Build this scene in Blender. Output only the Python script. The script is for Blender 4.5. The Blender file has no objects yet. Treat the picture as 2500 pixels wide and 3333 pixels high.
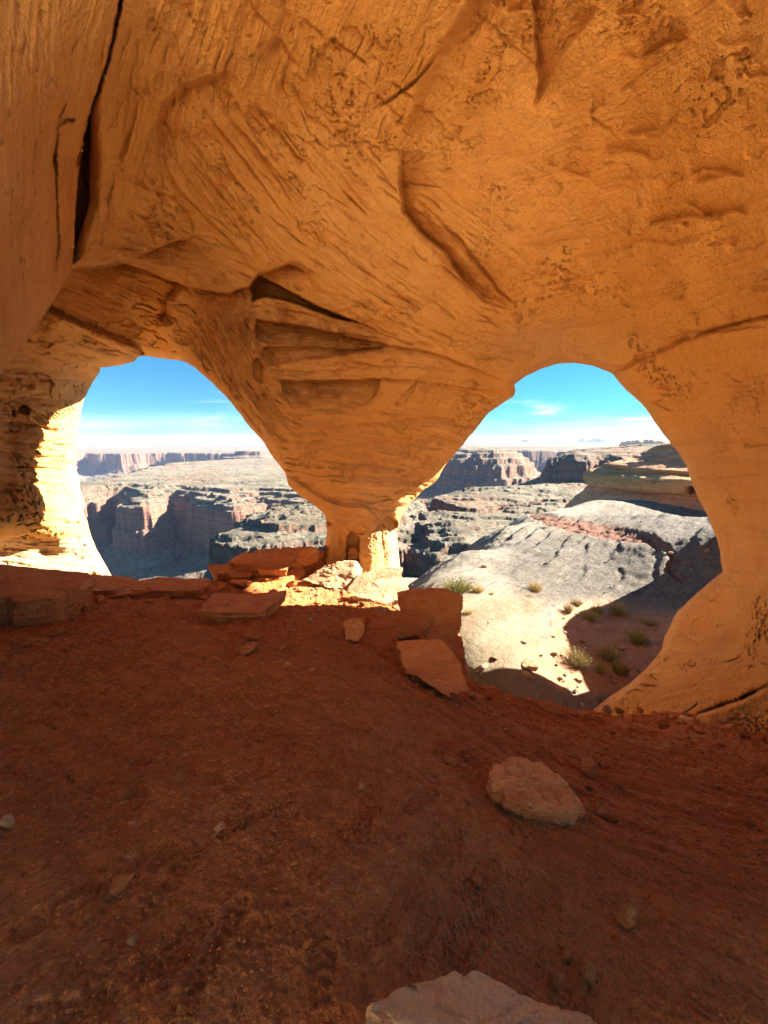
import bpy, math, random
import numpy as np

# ---------------------------------------------------------------- camera, sky, sun, exposure
scene = bpy.context.scene
COL = scene.collection
W, H = 768.0, 1024.0
F = 398.0                                   # focal length in pixels of a 768 x 1024 picture
PITCH = math.radians(10.0)
CP, SP = math.cos(PITCH), math.sin(PITCH)
CAM = np.array([0.0, 0.0, 1.6])

cam_data = bpy.data.cameras.new('camera')
cam_data.sensor_fit = 'VERTICAL'
cam_data.sensor_height = 36.0
cam_data.lens = F / H * 36.0
cam_data.clip_start = 0.05
cam_data.clip_end = 80000.0
cam = bpy.data.objects.new('camera', cam_data)
COL.objects.link(cam)
cam.location = CAM.tolist()
cam.rotation_euler = (math.radians(90) - PITCH, 0, 0)
scene.camera = cam

SUN_AZ = math.radians(70.0)                 # to the right of the view direction (+Y)
SUN_EL = math.radians(25.0)
SUN_DIR = np.array([math.sin(SUN_AZ) * math.cos(SUN_EL), math.cos(SUN_AZ) * math.cos(SUN_EL), math.sin(SUN_EL)])
SUN_STRENGTH = 5.0
SKY_STRENGTH = 0.05
EXPOSURE = 2.8

world = bpy.data.worlds.new('World')
scene.world = world
world.use_nodes = True
wn, wl = world.node_tree.nodes, world.node_tree.links
wn.clear()
w_out = wn.new('ShaderNodeOutputWorld')
w_bg = wn.new('ShaderNodeBackground')
w_sky = wn.new('ShaderNodeTexSky')
w_sky.sky_type = 'NISHITA'
w_sky.sun_disc = False
w_sky.sun_elevation = SUN_EL
w_sky.sun_rotation = SUN_AZ
w_sky.altitude = 1500
w_sky.air_density = 1.0
w_sky.dust_density = 0.4
w_sky.ozone_density = 1.6
w_bg.inputs['Strength'].default_value = SKY_STRENGTH
# thin clouds in bands low over the horizon
w_tc = wn.new('ShaderNodeTexCoord')
w_sep = wn.new('ShaderNodeSeparateXYZ')
wl.new(w_tc.outputs['Generated'], w_sep.inputs[0])
w_map = wn.new('ShaderNodeMapping')
w_map.inputs['Scale'].default_value = (2.2, 2.2, 17.0)
w_map.inputs['Location'].default_value = (0.35, 1.2, 0.0)
wl.new(w_tc.outputs['Generated'], w_map.inputs[0])
w_no = wn.new('ShaderNodeTexNoise')
w_no.inputs['Scale'].default_value = 1.6
w_no.inputs['Detail'].default_value = 9
w_no.inputs['Roughness'].default_value = 0.55
w_no.inputs['Distortion'].default_value = 0.3
wl.new(w_map.outputs[0], w_no.inputs['Vector'])
def w_math(op, a, b=None, clamp=False):
    n = wn.new('ShaderNodeMath'); n.operation = op; n.use_clamp = clamp
    for i, v in enumerate((a, b)):
        if v is None: continue
        if isinstance(v, (int, float)): n.inputs[i].default_value = v
        else: wl.new(v, n.inputs[i])
    return n.outputs[0]
def w_range(v, a, b, c=0.0, d=1.0):
    n = wn.new('ShaderNodeMapRange'); n.interpolation_type = 'SMOOTHSTEP'
    wl.new(v, n.inputs[0])
    for i, q in enumerate((a, b, c, d)): n.inputs[1 + i].default_value = q
    return n.outputs[0]
w_el = w_sep.outputs['Z']
w_band = w_math('MULTIPLY', w_range(w_el, 0.0, 0.02), w_range(w_el, 0.05, 0.13, 1.0, 0.0))
w_low = w_math('MULTIPLY', w_range(w_el, 0.0, 0.03), w_range(w_el, 0.03, 0.075, 1.0, 0.0))
w_cl = w_math('MULTIPLY', w_math('MULTIPLY', w_range(w_no.outputs['Fac'], 0.54, 0.74), w_band), 0.55)
w_cl2 = w_math('MULTIPLY', w_low, w_range(w_no.outputs['Fac'], 0.30, 0.62))
w_cs = w_math('ADD', w_cl, w_math('MULTIPLY', w_cl2, 0.25), clamp=True)
w_mix = wn.new('ShaderNodeMix'); w_mix.data_type = 'RGBA'
wl.new(w_math('MULTIPLY', w_cs, 0.85), w_mix.inputs['Factor'])
w_tint = wn.new('ShaderNodeMix'); w_tint.data_type = 'RGBA'; w_tint.blend_type = 'MULTIPLY'
w_tint.inputs['Factor'].default_value = 1.0
w_tint.inputs['B'].default_value = (0.045, 0.33, 0.46, 1)
wl.new(w_sky.outputs[0], w_tint.inputs['A'])
wl.new(w_tint.outputs['Result'], w_mix.inputs['A'])
w_mix.inputs['B'].default_value = (8.0, 8.4, 8.8, 1)
wl.new(w_mix.outputs['Result'], w_bg.inputs['Color'])
wl.new(w_bg.outputs[0], w_out.inputs[0])

sun_data = bpy.data.lights.new('sun', 'SUN')
sun_data.energy = SUN_STRENGTH
sun_data.angle = math.radians(0.5)
sun_data.color = (1.0, 0.93, 0.82)
sun = bpy.data.objects.new('sun', sun_data)
COL.objects.link(sun)
from mathutils import Vector
sun.rotation_euler = Vector(SUN_DIR.tolist()).to_track_quat('Z', 'Y').to_euler()
sun.location = (40, 20, 40)

scene.render.engine = 'CYCLES'
scene.cycles.max_bounces = 10
scene.cycles.diffuse_bounces = 8
scene.cycles.glossy_bounces = 2
scene.cycles.use_denoising = True
scene.cycles.caustics_reflective = False
scene.cycles.caustics_refractive = False
scene.view_settings.view_transform = 'Standard'
scene.view_settings.look = 'None'
scene.view_settings.gamma = 1
scene.view_settings.use_curve_mapping = False
scene.view_settings.exposure = EXPOSURE

# ---------------------------------------------------------------- helpers
rng = np.random.default_rng(7)
random.seed(7)

def pixdir(px, py):
    u = (np.asarray(px, float) - W / 2) / F
    v = (H / 2 - np.asarray(py, float)) / F
    return np.stack([u, CP + v * SP, -SP + v * CP], -1)
def at(px, py, t):
    """point seen at a pixel of the photograph, t metres in front of the camera plane"""
    return CAM + pixdir(px, py) * np.asarray(t, float)[..., None]
def project(p):
    q = np.asarray(p, float) - CAM
    t = q[..., 1] * CP - q[..., 2] * SP
    v = (q[..., 1] * SP + q[..., 2] * CP) / t
    return np.stack([q[..., 0] / t * F + W / 2, H / 2 - v * F, t], -1)

def sstep(a, b, x):
    t = np.clip((x - a) / (b - a), 0, 1)
    return t * t * (3 - 2 * t)

_perm = np.random.default_rng(3).permutation(256).astype(np.int32)
_perm = np.concatenate([_perm, _perm, _perm])
_g3 = np.random.default_rng(4).normal(size=(256, 3)); _g3 /= np.linalg.norm(_g3, axis=1)[:, None]
_g3 = _g3.astype(np.float32)
def perlin(p):
    p = np.asarray(p)
    sh = p.shape[:-1]; p = p.reshape(-1, 3)
    out = np.empty(len(p), np.float32)
    for s0 in range(0, len(p), 40000):
        q = p[s0:s0 + 40000]
        i = np.floor(q); f = (q - i).astype(np.float32); i = i.astype(np.int32) & 255
        fx, fy, fz = f[:, 0], f[:, 1], f[:, 2]
        u = f * f * f * (f * (f * 6 - 15) + 10)
        ux, uy, uz = u[:, 0], u[:, 1], u[:, 2]
        def corner(h, dx, dy, dz):
            g = _g3.take(h, axis=0)
            return g[:, 0] * (fx - dx) + g[:, 1] * (fy - dy) + g[:, 2] * (fz - dz)
        r = []
        for dx in (0, 1):
            a = _perm.take(i[:, 0] + dx)
            for dy in (0, 1):
                b = _perm.take(a + i[:, 1] + dy)
                c0 = corner(_perm.take(b + i[:, 2]), dx, dy, 0); c1 = corner(_perm.take(b + i[:, 2] + 1), dx, dy, 1)
                r.append(c0 + uz * (c1 - c0))
        a0 = r[0] + uy * (r[1] - r[0]); a1 = r[2] + uy * (r[3] - r[2])
        out[s0:s0 + 40000] = a0 + ux * (a1 - a0)
    return out.reshape(sh) * 1.6
def fbm(p, octaves=4, gain=0.5, lac=2.03, ridged=False):
    out = 0; a = 1.0; tot = 0.0
    p = np.asarray(p, float)
    for k in range(octaves):
        n = perlin(p + 17.3 * k)
        if ridged: n = 1 - 2 * np.abs(n)
        out = out + a * n; tot += a
        a *= gain; p = p * lac
    return out / tot

def tps(pts, vals, smooth=1e-6):
    pts = np.asarray(pts, float); vals = np.asarray(vals, float)
    sc = np.ptp(pts, axis=0).max(); q = pts / sc
    n = len(q)
    def ker(r2): return 0.5 * r2 * np.log(np.maximum(r2, 1e-12))
    d2 = ((q[:, None] - q[None]) ** 2).sum(-1)
    A = np.zeros((n + 3, n + 3))
    A[:n, :n] = ker(d2) + smooth * np.eye(n)
    A[:n, n] = 1; A[:n, n + 1:] = q; A[n, :n] = 1; A[n + 1:, :n] = q.T
    w = np.linalg.solve(A, np.concatenate([vals, np.zeros(3)]))
    def f(x, y):
        sh = np.shape(x)
        X = np.stack([np.ravel(x), np.ravel(y)], -1) / sc
        out = np.empty(len(X))
        for s in range(0, len(X), 50000):
            c = X[s:s + 50000]
            d2 = ((c[:, None] - q[None]) ** 2).sum(-1)
            out[s:s + 50000] = ker(d2) @ w[:n] + w[n] + c @ w[n + 1:]
        return out.reshape(sh)
    return f

def poly_dist(x, y, poly, closed=True):
    """distance to a polyline, the parameter along it and the side (left +1 / right -1)"""
    P = np.asarray(poly, float)
    A = P; B = np.roll(P, -1, 0)
    if not closed: A, B = P[:-1], P[1:]
    best = np.full(np.shape(x), 1e18); side = np.zeros(np.shape(x)); par = np.zeros(np.shape(x))
    L = np.linalg.norm(B - A, axis=1); cum = np.concatenate([[0], np.cumsum(L)]); tot = cum[-1]
    for k in range(len(A)):
        ax, ay = A[k]; dx, dy = B[k] - A[k]
        l2 = dx * dx + dy * dy + 1e-12
        t = np.clip(((x - ax) * dx + (y - ay) * dy) / l2, 0, 1)
        ex = x - ax - t * dx; ey = y - ay - t * dy
        d = ex * ex + ey * ey
        m = d < best
        best = np.where(m, d, best)
        side = np.where(m, np.sign(dx * ey - dy * ex), side)
        par = np.where(m, (cum[k] + t * L[k]) / tot, par)
    return np.sqrt(best), par, side
def inside(x, y, poly):
    P = np.asarray(poly, float); res = np.zeros(np.shape(x), bool)
    j = len(P) - 1
    for i in range(len(P)):
        xi, yi = P[i]; xj, yj = P[j]
        c = ((yi > y) != (yj > y)) & (x < (xj - xi) * (y - yi) / (yj - yi + 1e-12) + xi)
        res ^= c; j = i
    return res
def resample(poly, step, closed=True, jitter=0.0, seed=0):
    P = np.asarray(poly, float)
    if closed: P = np.vstack([P, P[:1]])
    L = np.concatenate([[0], np.cumsum(np.linalg.norm(np.diff(P, axis=0), axis=1))])
    n = max(4, int(L[-1] / step)); s = np.linspace(0, L[-1], n + (0 if closed else 1), endpoint=not closed)
    Q = np.stack([np.interp(s, L, P[:, 0]), np.interp(s, L, P[:, 1])], -1)
    if jitter:
        z = np.stack([Q[:, 0] / 9, Q[:, 1] / 9, np.full(n if closed else n + 1, seed + .5)], -1)
        Q = Q + jitter * np.stack([fbm(z, 3), fbm(z + 50, 3)], -1)
    return Q

def mesh_obj(name, verts, faces, mat=None, parent=None, smooth=True, normals=None, attrs=None):
    """verts (n,3); faces (m,4) or (m,3) index array, or a list of mixed tuples"""
    me = bpy.data.meshes.new(name)
    if isinstance(faces, np.ndarray):
        k = faces.shape[1]; m = len(faces)
        me.vertices.add(len(verts)); me.vertices.foreach_set('co', np.asarray(verts, np.float32).ravel())
        me.loops.add(m * k); me.loops.foreach_set('vertex_index', faces.astype(np.int32).ravel())
        me.polygons.add(m); me.polygons.foreach_set('loop_start', np.arange(0, m * k, k, dtype=np.int32))
        me.update(calc_edges=True)
    else:
        me.from_pydata([tuple(v) for v in np.asarray(verts, float)], [], faces)
    if attrs:
        for an, av in attrs.items():
            a = me.attributes.new(an, 'FLOAT', 'POINT'); a.data.foreach_set('value', np.asarray(av, np.float32).ravel())
    me.polygons.foreach_set('use_smooth', np.full(len(me.polygons), smooth))
    me.validate()
    if normals is not None: me.normals_split_custom_set_from_vertices(np.asarray(normals, np.float32))
    if mat: me.materials.append(mat)
    o = bpy.data.objects.new(name, me)
    COL.objects.link(o)
    if parent: o.parent = parent
    return o
def tag(o, label=None, cat=None, group=None, kind=None):
    if label: o['label'] = label
    if cat:
        o['category'] = cat
        o['kind'] = 'thing'
    if group: o['group'] = group
    if kind: o['kind'] = kind
    return o
def grid_faces(nr, nc):
    i = np.arange(nr * nc).reshape(nr, nc)
    return np.stack([i[:-1, :-1], i[1:, :-1], i[1:, 1:], i[:-1, 1:]], -1).reshape(-1, 4)
def compact(verts, faces):
    used = np.unique(faces); m = np.full(len(verts), -1); m[used] = np.arange(len(used))
    return used, m[faces]

# ---------------------------------------------------------------- materials
class NT:
    def __init__(self, name, rough=0.92):
        self.mat = bpy.data.materials.new(name); self.mat.use_nodes = True
        self.t = self.mat.node_tree; self.n = self.t.nodes; self.l = self.t.links
        self.bsdf = self.n['Principled BSDF']
        self.bsdf.inputs['Roughness'].default_value = rough
        self.bsdf.inputs['Specular IOR Level'].default_value = 0.15
        self._geo = None
    def new(self, kind, **ins):
        x = self.n.new(kind)
        return x
    def link(self, v, sock):
        if isinstance(v, (int, float)): sock.default_value = v
        elif isinstance(v, (tuple, list)): sock.default_value = tuple(v) if len(v) != 3 or sock.type == 'VECTOR' else (*v, 1)
        else: self.l.new(v, sock)
    def pos(self):
        if self._geo is None: self._geo = self.n.new('ShaderNodeNewGeometry')
        return self._geo.outputs['Position']
    def attr(self, name):
        a = self.n.new('ShaderNodeAttribute'); a.attribute_name = name
        return a.outputs['Fac']
    def objrand(self):
        return self.n.new('ShaderNodeObjectInfo').outputs['Random']
    def mapping(self, v, scale=(1, 1, 1), rot=(0, 0, 0), loc=(0, 0, 0)):
        m = self.n.new('ShaderNodeMapping'); self.link(v, m.inputs[0])
        m.inputs['Scale'].default_value = scale; m.inputs['Rotation'].default_value = rot; m.inputs['Location'].default_value = loc
        return m.outputs[0]
    def noise(self, v, scale, detail=6, rough=0.55, dist=0.0):
        x = self.n.new('ShaderNodeTexNoise'); self.link(v, x.inputs['Vector'])
        x.inputs['Scale'].default_value = scale; x.inputs['Detail'].default_value = detail
        x.inputs['Roughness'].default_value = rough; x.inputs['Distortion'].default_value = dist
        return x.outputs['Fac']
    def vor(self, v, scale, feature='F1', out='Distance', rnd=1.0):
        x = self.n.new('ShaderNodeTexVoronoi'); x.feature = feature; self.link(v, x.inputs['Vector'])
        x.inputs['Scale'].default_value = scale; x.inputs['Randomness'].default_value = rnd
        return x.outputs[out]
    def math(self, op, a, b=0.0, clamp=False):
        x = self.n.new('ShaderNodeMath'); x.operation = op; x.use_clamp = clamp
        self.link(a, x.inputs[0]); self.link(b, x.inputs[1]); return x.outputs[0]
    def rng(self, v, a, b, c=0.0, d=1.0, smooth=True):
        x = self.n.new('ShaderNodeMapRange'); x.interpolation_type = 'SMOOTHSTEP' if smooth else 'LINEAR'
        self.link(v, x.inputs[0])
        for i, q in enumerate((a, b, c, d)): x.inputs[1 + i].default_value = q
        return x.outputs[0]
    def mix(self, f, a, b, mode='MIX'):
        x = self.n.new('ShaderNodeMix'); x.data_type = 'RGBA'; x.blend_type = mode
        self.link(f, x.inputs['Factor']); self.link(a, x.inputs['A']); self.link(b, x.inputs['B'])
        return x.outputs['Result']
    def ramp(self, f, stops, interp='LINEAR'):
        x = self.n.new('ShaderNodeValToRGB'); x.color_ramp.interpolation = interp
        e = x.color_ramp.elements
        while len(e) < len(stops): e.new(0.5)
        for k, (p, c) in enumerate(stops): e[k].position = p; e[k].color = (*c, 1)
        self.link(f, x.inputs[0]); return x.outputs[0]
    def sep(self, v):
        x = self.n.new('ShaderNodeSeparateXYZ'); self.link(v, x.inputs[0]); return x.outputs
    def bump(self, height, dist=0.02, strength=1.0, normal=None):
        x = self.n.new('ShaderNodeBump'); x.inputs['Distance'].default_value = dist; x.inputs['Strength'].default_value = strength
        self.link(height, x.inputs['Height'])
        if normal is not None: self.link(normal, x.inputs['Normal'])
        return x.outputs[0]
    def done(self, color, normal=None):
        self.link(color, self.bsdf.inputs['Base Color'])
        if normal is not None: self.link(normal, self.bsdf.inputs['Normal'])
        return self.mat

def cave_rock():
    m = NT('cave_sandstone')
    p = m.pos()
    lam = m.attr('lam'); stain_shade = m.attr('stain_shade'); pale = m.attr('pale')
    big = m.noise(p, 0.35, 4)
    mid = m.noise(p, 2.3, 7, 0.6)
    fine = m.noise(p, 38, 4, 0.7)
    spk = m.noise(p, 11, 6, 0.7)
    c = m.mix(m.rng(big, 0.35, 0.65), (0.74, 0.365, 0.095), (0.79, 0.43, 0.14))
    c = m.mix(m.rng(mid, 0.42, 0.72, 0, 0.5), c, (0.64, 0.275, 0.062))
    c = m.mix(m.rng(lam, 0.05, 0.5, 0, 0.42), c, (0.54, 0.23, 0.07))
    c = m.mix(m.rng(lam, -0.6, -0.1, 0.30, 0.0), c, (0.72, 0.40, 0.16))
    c = m.mix(m.rng(spk, 0.56, 0.78, 0, 0.5), c, (0.40, 0.155, 0.05))
    c = m.mix(m.rng(fine, 0.45, 0.75, 0, 0.30), c, (0.78, 0.46, 0.20))
    c = m.mix(m.math('MULTIPLY', stain_shade, m.rng(m.noise(p, 5.5, 6, .65), .3, .6, .35, 1.0)), c, (0.27, 0.10, 0.035))  # varnish stains plus shade painted on the pillar
    c = m.mix(m.math('MULTIPLY', pale, m.rng(m.noise(p, 2.1, 5, .6), .25, .7, .55, 1.0)), c, (0.50, 0.37, 0.225))
    gr2 = m.noise(p, 17, 5, .75)
    c = m.mix(m.math('MULTIPLY', m.rng(gr2, .60, .70, 0, .7), m.rng(m.noise(p, .9, 5, .6), .40, .58)), c, (.30, .115, .035))
    holes = m.math('MULTIPLY', m.rng(m.vor(p, 22), .0, .30, 1.0, 0.0), m.rng(m.noise(p, 1.3, 5, .65), .48, .62))
    b = m.math('ADD', m.math('MULTIPLY', fine, 0.35), m.math('MULTIPLY', gr2, 1.1))
    b = m.math('SUBTRACT', m.math('ADD', b, m.math('MULTIPLY', spk, .8)), m.math('MULTIPLY', holes, .8))
    nrm = m.bump(b, 0.045, 1.0)
    return m.done(c, nrm)
M_CAVE = cave_rock()

def sand_mat():
    m = NT('red_sand', 0.95)
    p = m.pos()
    big = m.noise(p, 0.8, 5); mid = m.noise(p, 5, 8, .68); fine = m.noise(p, 60, 4, .75); sm = m.noise(p, 20, 6, .75)
    gr = m.vor(p, 75)
    c = m.mix(m.rng(big, .35, .68), (0.76, 0.26, 0.066), (0.82, 0.32, 0.095))
    c = m.mix(m.rng(mid, .42, .62, 0, .35), c, (0.50, 0.145, 0.038))
    c = m.mix(m.rng(sm, .55, .67, 0, .45), c, (0.26, 0.075, 0.026))
    c = m.mix(m.rng(sm, .34, .45, .75, 0), c, (0.86, 0.43, 0.19))
    c = m.mix(m.rng(fine, .55, .75, 0, .4), c, (0.72, 0.33, 0.13))
    c = m.mix(m.rng(fine, .30, .42, .4, 0), c, (0.24, 0.07, 0.026))
    c = m.mix(m.math('MULTIPLY', m.attr('dust'), m.rng(mid, .3, .6, .5, 1.)), c, (0.62, 0.36, 0.18))
    b = m.math('ADD', m.math('MULTIPLY', mid, .6), m.math('ADD', m.math('MULTIPLY', fine, .3), m.math('MULTIPLY', gr, .35)))
    b = m.math('ADD', b, m.math('MULTIPLY', sm, 1.1))
    return m.done(c, m.bump(b, 0.08, 1.0))
M_SAND = sand_mat()

def canyon_mat():
    m = NT('canyon_rock', 0.95)
    p = m.pos(); g = m.n.new('ShaderNodeNewGeometry')
    nz = m.sep(g.outputs['Normal'])[2]
    z = m.sep(p)[2]
    warp = m.math('MULTIPLY', m.noise(m.mapping(p, (.02, .02, .02)), 1, 4), 10)
    zz = m.math('ADD', z, warp)
    cz = m.n.new('ShaderNodeCombineXYZ'); m.link(zz, cz.inputs[2])
    band = m.noise(m.mapping(cz.outputs[0], (1, 1, .17)), 1.0, 6, .7)
    band2 = m.noise(m.mapping(cz.outputs[0], (1, 1, .55)), 1.0, 5, .75)
    patch = m.noise(p, .045, 6, .65); sp = m.noise(p, .42, 5, .8); sp2 = m.noise(m.mapping(p, (1, 1, 2.5)), .16, 6, .75)
    cliff = m.ramp(band, [(0.30, (.21, .08, .055)), (0.42, (.35, .145, .09)), (0.52, (.40, .205, .135)), (.60, (.29, .12, .075)), (.72, (.42, .26, .17))])
    cliff = m.mix(m.rng(band2, .50, .60, 0, .55), cliff, (.12, .055, .045))
    cliff = m.mix(m.rng(band2, .36, .44, .4, 0), cliff, (.44, .29, .20))
    streak = m.noise(m.mapping(p, (.20, .20, .012)), 1.0, 6, .7)
    cliff = m.mix(m.rng(streak, .54, .66, 0, .6), cliff, (.12, .055, .045))
    cliff = m.mix(m.rng(streak, .30, .45, .35, 0), cliff, (.48, .30, .20))
    cliff = m.mix(m.rng(sp2, .52, .70, 0, .5), cliff, (.16, .085, .07))
    pale = m.mix(m.rng(patch, .38, .62), (.275, .235, .17), (.21, .16, .105))
    pale = m.mix(m.rng(band2, .35, .60, .6, 0), pale, (.31, .28, .215))
    pale = m.mix(m.rng(sp, .50, .66, 0, .65), pale, (.15, .12, .08))
    red = m.attr('red')
    pale = m.mix(m.math('MULTIPLY', red, m.rng(m.noise(p, .05, 5), .35, .6, .2, .9)), pale, (.30, .165, .105))
    wide = m.noise(m.mapping(p, (.0006, .0022, 1)), 1.0, 7, .62)
    pale = m.mix(m.rng(wide, .46, .60, 0, .75), pale, (.13, .115, .08))
    tal = m.mix(m.rng(sp2, .40, .60), (.27, .175, .12), (.16, .095, .065))
    tal = m.mix(m.rng(sp, .56, .64, 0, .8), tal, (.38, .33, .26))
    tal = m.mix(m.rng(band2, .48, .60, 0, .5), tal, (.25, .125, .08))
    c = m.mix(m.rng(nz, .40, .66), cliff, tal)
    c = m.mix(m.rng(nz, .78, .94), c, pale)
    sh = m.vor(p, .20, 'F1'); shm = m.math('MULTIPLY', m.rng(sh, .18, .30, 1, 0), m.rng(nz, .7, .9))
    sh2 = m.vor(p, .07, 'F1'); shm2 = m.math('MULTIPLY', m.rng(sh2, .14, .26, 1, 0), m.rng(nz, .75, .9))
    pat = m.rng(m.noise(p, .014, 4), .38, .52)
    c = m.mix(m.math('MULTIPLY', m.math('MAXIMUM', shm, shm2), m.math('MULTIPLY', pat, .92)), c, (.075, .082, .042))
    b = m.math('ADD', m.noise(p, .25, 8, .75), m.math('ADD', m.math('MULTIPLY', band2, 1.1), m.math('MULTIPLY', sp, .5)))
    return m.done(c, m.bump(b, 3.2, 1.0))
M_CANYON = canyon_mat()

def slick_mat():
    m = NT('slickrock', .95)
    p = m.pos()
    seam = m.attr('seam'); sandy = m.attr('sandy'); warm = m.attr('warm')
    ribs = m.mapping(p, (1, 1, 1), (0, 0, math.radians(-50)))
    lay = m.noise(m.mapping(ribs, (.10, 1.3, 1.0)), 1.4, 7, .7)
    fine = m.noise(p, 9, 6, .78); mid = m.noise(p, 1.2, 7, .68); gr = m.noise(p, 34, 4, .75)
    c = m.mix(m.rng(mid, .35, .66), (.33, .29, .225), (.25, .205, .155))
    c = m.mix(m.rng(lay, .45, .62, 0, .6), c, (.36, .325, .255))
    c = m.mix(m.rng(lay, .36, .43, .5, 0), c, (.22, .18, .135))
    lich = m.math('MULTIPLY', m.rng(m.noise(m.mapping(ribs, (.6, 1.4, 1)), 4.2, 8, .82), .50, .60), m.rng(m.noise(p, .30, 5, .6), .42, .60))
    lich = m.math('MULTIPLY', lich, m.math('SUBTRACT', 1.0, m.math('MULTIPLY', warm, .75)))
    c = m.mix(m.math('MULTIPLY', lich, .85), c, (.10, .082, .066))
    lz = m.attr('lichen_shade')  # lichen zone, darkened further to put the slope's shade into its colour
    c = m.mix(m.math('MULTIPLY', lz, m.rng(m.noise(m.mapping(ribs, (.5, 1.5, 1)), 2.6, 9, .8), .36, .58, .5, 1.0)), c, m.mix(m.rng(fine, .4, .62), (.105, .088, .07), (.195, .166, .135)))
    c = m.mix(m.rng(fine, .60, .74, 0, .5), c, (.37, .33, .265))
    c = m.mix(m.rng(gr, .60, .72, 0, .45), c, (.17, .135, .10))
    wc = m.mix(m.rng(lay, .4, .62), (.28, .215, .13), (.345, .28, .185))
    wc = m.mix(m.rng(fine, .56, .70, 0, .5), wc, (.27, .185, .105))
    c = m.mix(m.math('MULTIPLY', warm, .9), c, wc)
    c = m.mix(m.math('MULTIPLY', seam, m.rng(fine, .3, .55, .6, 1)), c, m.mix(m.rng(fine, .4, .62), (.17, .07, .045), (.32, .165, .11)))
    sd = m.mix(m.rng(m.noise(p, 3.5, 6, .7), .4, .65), (.62, .35, .20), (.52, .275, .15))
    sd = m.mix(m.rng(m.noise(p, 17, 4, .75), .56, .68, 0, .7), sd, (.40, .31, .22))
    sd = m.mix(m.rng(gr, .58, .70, 0, .6), sd, (.16, .075, .04))
    c = m.mix(sandy, c, sd)
    b = m.math('ADD', m.math('MULTIPLY', fine, .8), m.math('ADD', m.noise(p, 3, 8, .75), m.math('MULTIPLY', lay, 1.8)))
    b = m.math('ADD', b, m.math('MULTIPLY', gr, .25))
    return m.done(c, m.bump(b, .16, 1.0))
M_SLICK = slick_mat()

def knob_mat():
    m = NT('red_knob_rock', .95)
    p = m.pos(); z = m.sep(p)[2]
    lay = m.noise(m.mapping(p, (.14, .14, 2.2), (.05, .16, 0)), 1.3, 6, .65)
    w = m.math('ADD', z, m.math('MULTIPLY', m.noise(p, .25, 4), 1.2))
    low = m.mix(m.rng(lay, .38, .62), (.50, .24, .085), (.60, .36, .17))
    top = m.mix(m.rng(lay, .40, .60), (.62, .27, .13), (.72, .37, .2))
    basec = m.mix(m.rng(lay, .4, .6), (.55, .25, .13), (.63, .35, .20))
    c = m.mix(m.rng(w, -.85, -.55), low, top)
    c = m.mix(m.rng(w, -3.1, -2.6, 1, 0), c, basec)
    c = m.mix(m.rng(m.noise(p, 1.1, 7, .75), .50, .68, 0, .6), c, (.20, .11, .07))
    b = m.math('ADD', m.math('MULTIPLY', lay, 1.3), m.noise(p, 2, 7, .7))
    return m.done(c, m.bump(b, .25, .9))
M_KNOB = knob_mat()

M_SLICKB = NT('pale_bounce_slickrock'); _q = M_SLICKB; M_SLICKB = _q.done(_q.mix(_q.rng(_q.noise(_q.pos(), .6, 7, .65), .35, .65), (.74, .53, .31), (.68, .45, .24)), _q.bump(_q.noise(_q.pos(), 2, 7, .7), .2, .8))

def loose_rock(name, a, b_, dark, lamscale=26.0):
    m = NT(name, .93)
    tc = m.n.new('ShaderNodeTexCoord'); p = tc.outputs['Object']; r = m.objrand()
    w = m.pos()
    mid = m.noise(w, 4.5, 7, .65); fine = m.noise(w, 60, 4, .7); sp = m.noise(w, 18, 6, .7)
    lay = m.noise(m.mapping(p, (1.2, 1.2, lamscale), (.08, .05, 0)), 1.0, 5, .6)
    c = m.mix(m.rng(mid, .35, .65), a, b_)
    c = m.mix(m.rng(lay, .48, .68, 0, .4), c, dark)
    c = m.mix(m.rng(sp, .56, .74, 0, .45), c, dark)
    c = m.mix(m.rng(fine, .55, .75, 0, .3), c, tuple(min(.8, x * 1.35) for x in b_))
    hs = m.n.new('ShaderNodeHueSaturation'); m.link(c, hs.inputs['Color'])
    m.link(m.rng(r, 0, 1, .80, 1.22, False), hs.inputs['Value'])
    bb = m.math('ADD', m.math('MULTIPLY', fine, .3), m.math('ADD', m.math('MULTIPLY', sp, .9), m.math('MULTIPLY', lay, 1.3)))
    bb = m.math('ADD', bb, m.math('MULTIPLY', mid, 1.8))
    return m.done(hs.outputs[0], m.bump(bb, .05, 1.0))
M_SLAB = loose_rock('red_sandstone_slab', (.62, .235, .070), (.70, .31, .105), (.36, .115, .035))
M_STONE = loose_rock('floor_stone', (.66, .25, .07), (.74, .34, .115), (.34, .11, .035), 14)
M_PALEROCK = loose_rock('pale_sandstone_boulder', (.78, .46, .20), (.82, .52, .26), (.60, .30, .11), 9)
M_BOULDER = loose_rock('red_boulder', (.70, .285, .09), (.76, .35, .13), (.46, .155, .05), 16)
M_LIT = loose_rock('tan_sunlit_sandstone', (.56, .36, .19), (.62, .44, .26), (.40, .20, .09), 18)  # tan stone with sunlight put into its colour, for rocks in the sun
M_OUT = loose_rock('outside_stone', (.36, .23, .14), (.42, .31, .21), (.22, .12, .08), 10)

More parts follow.
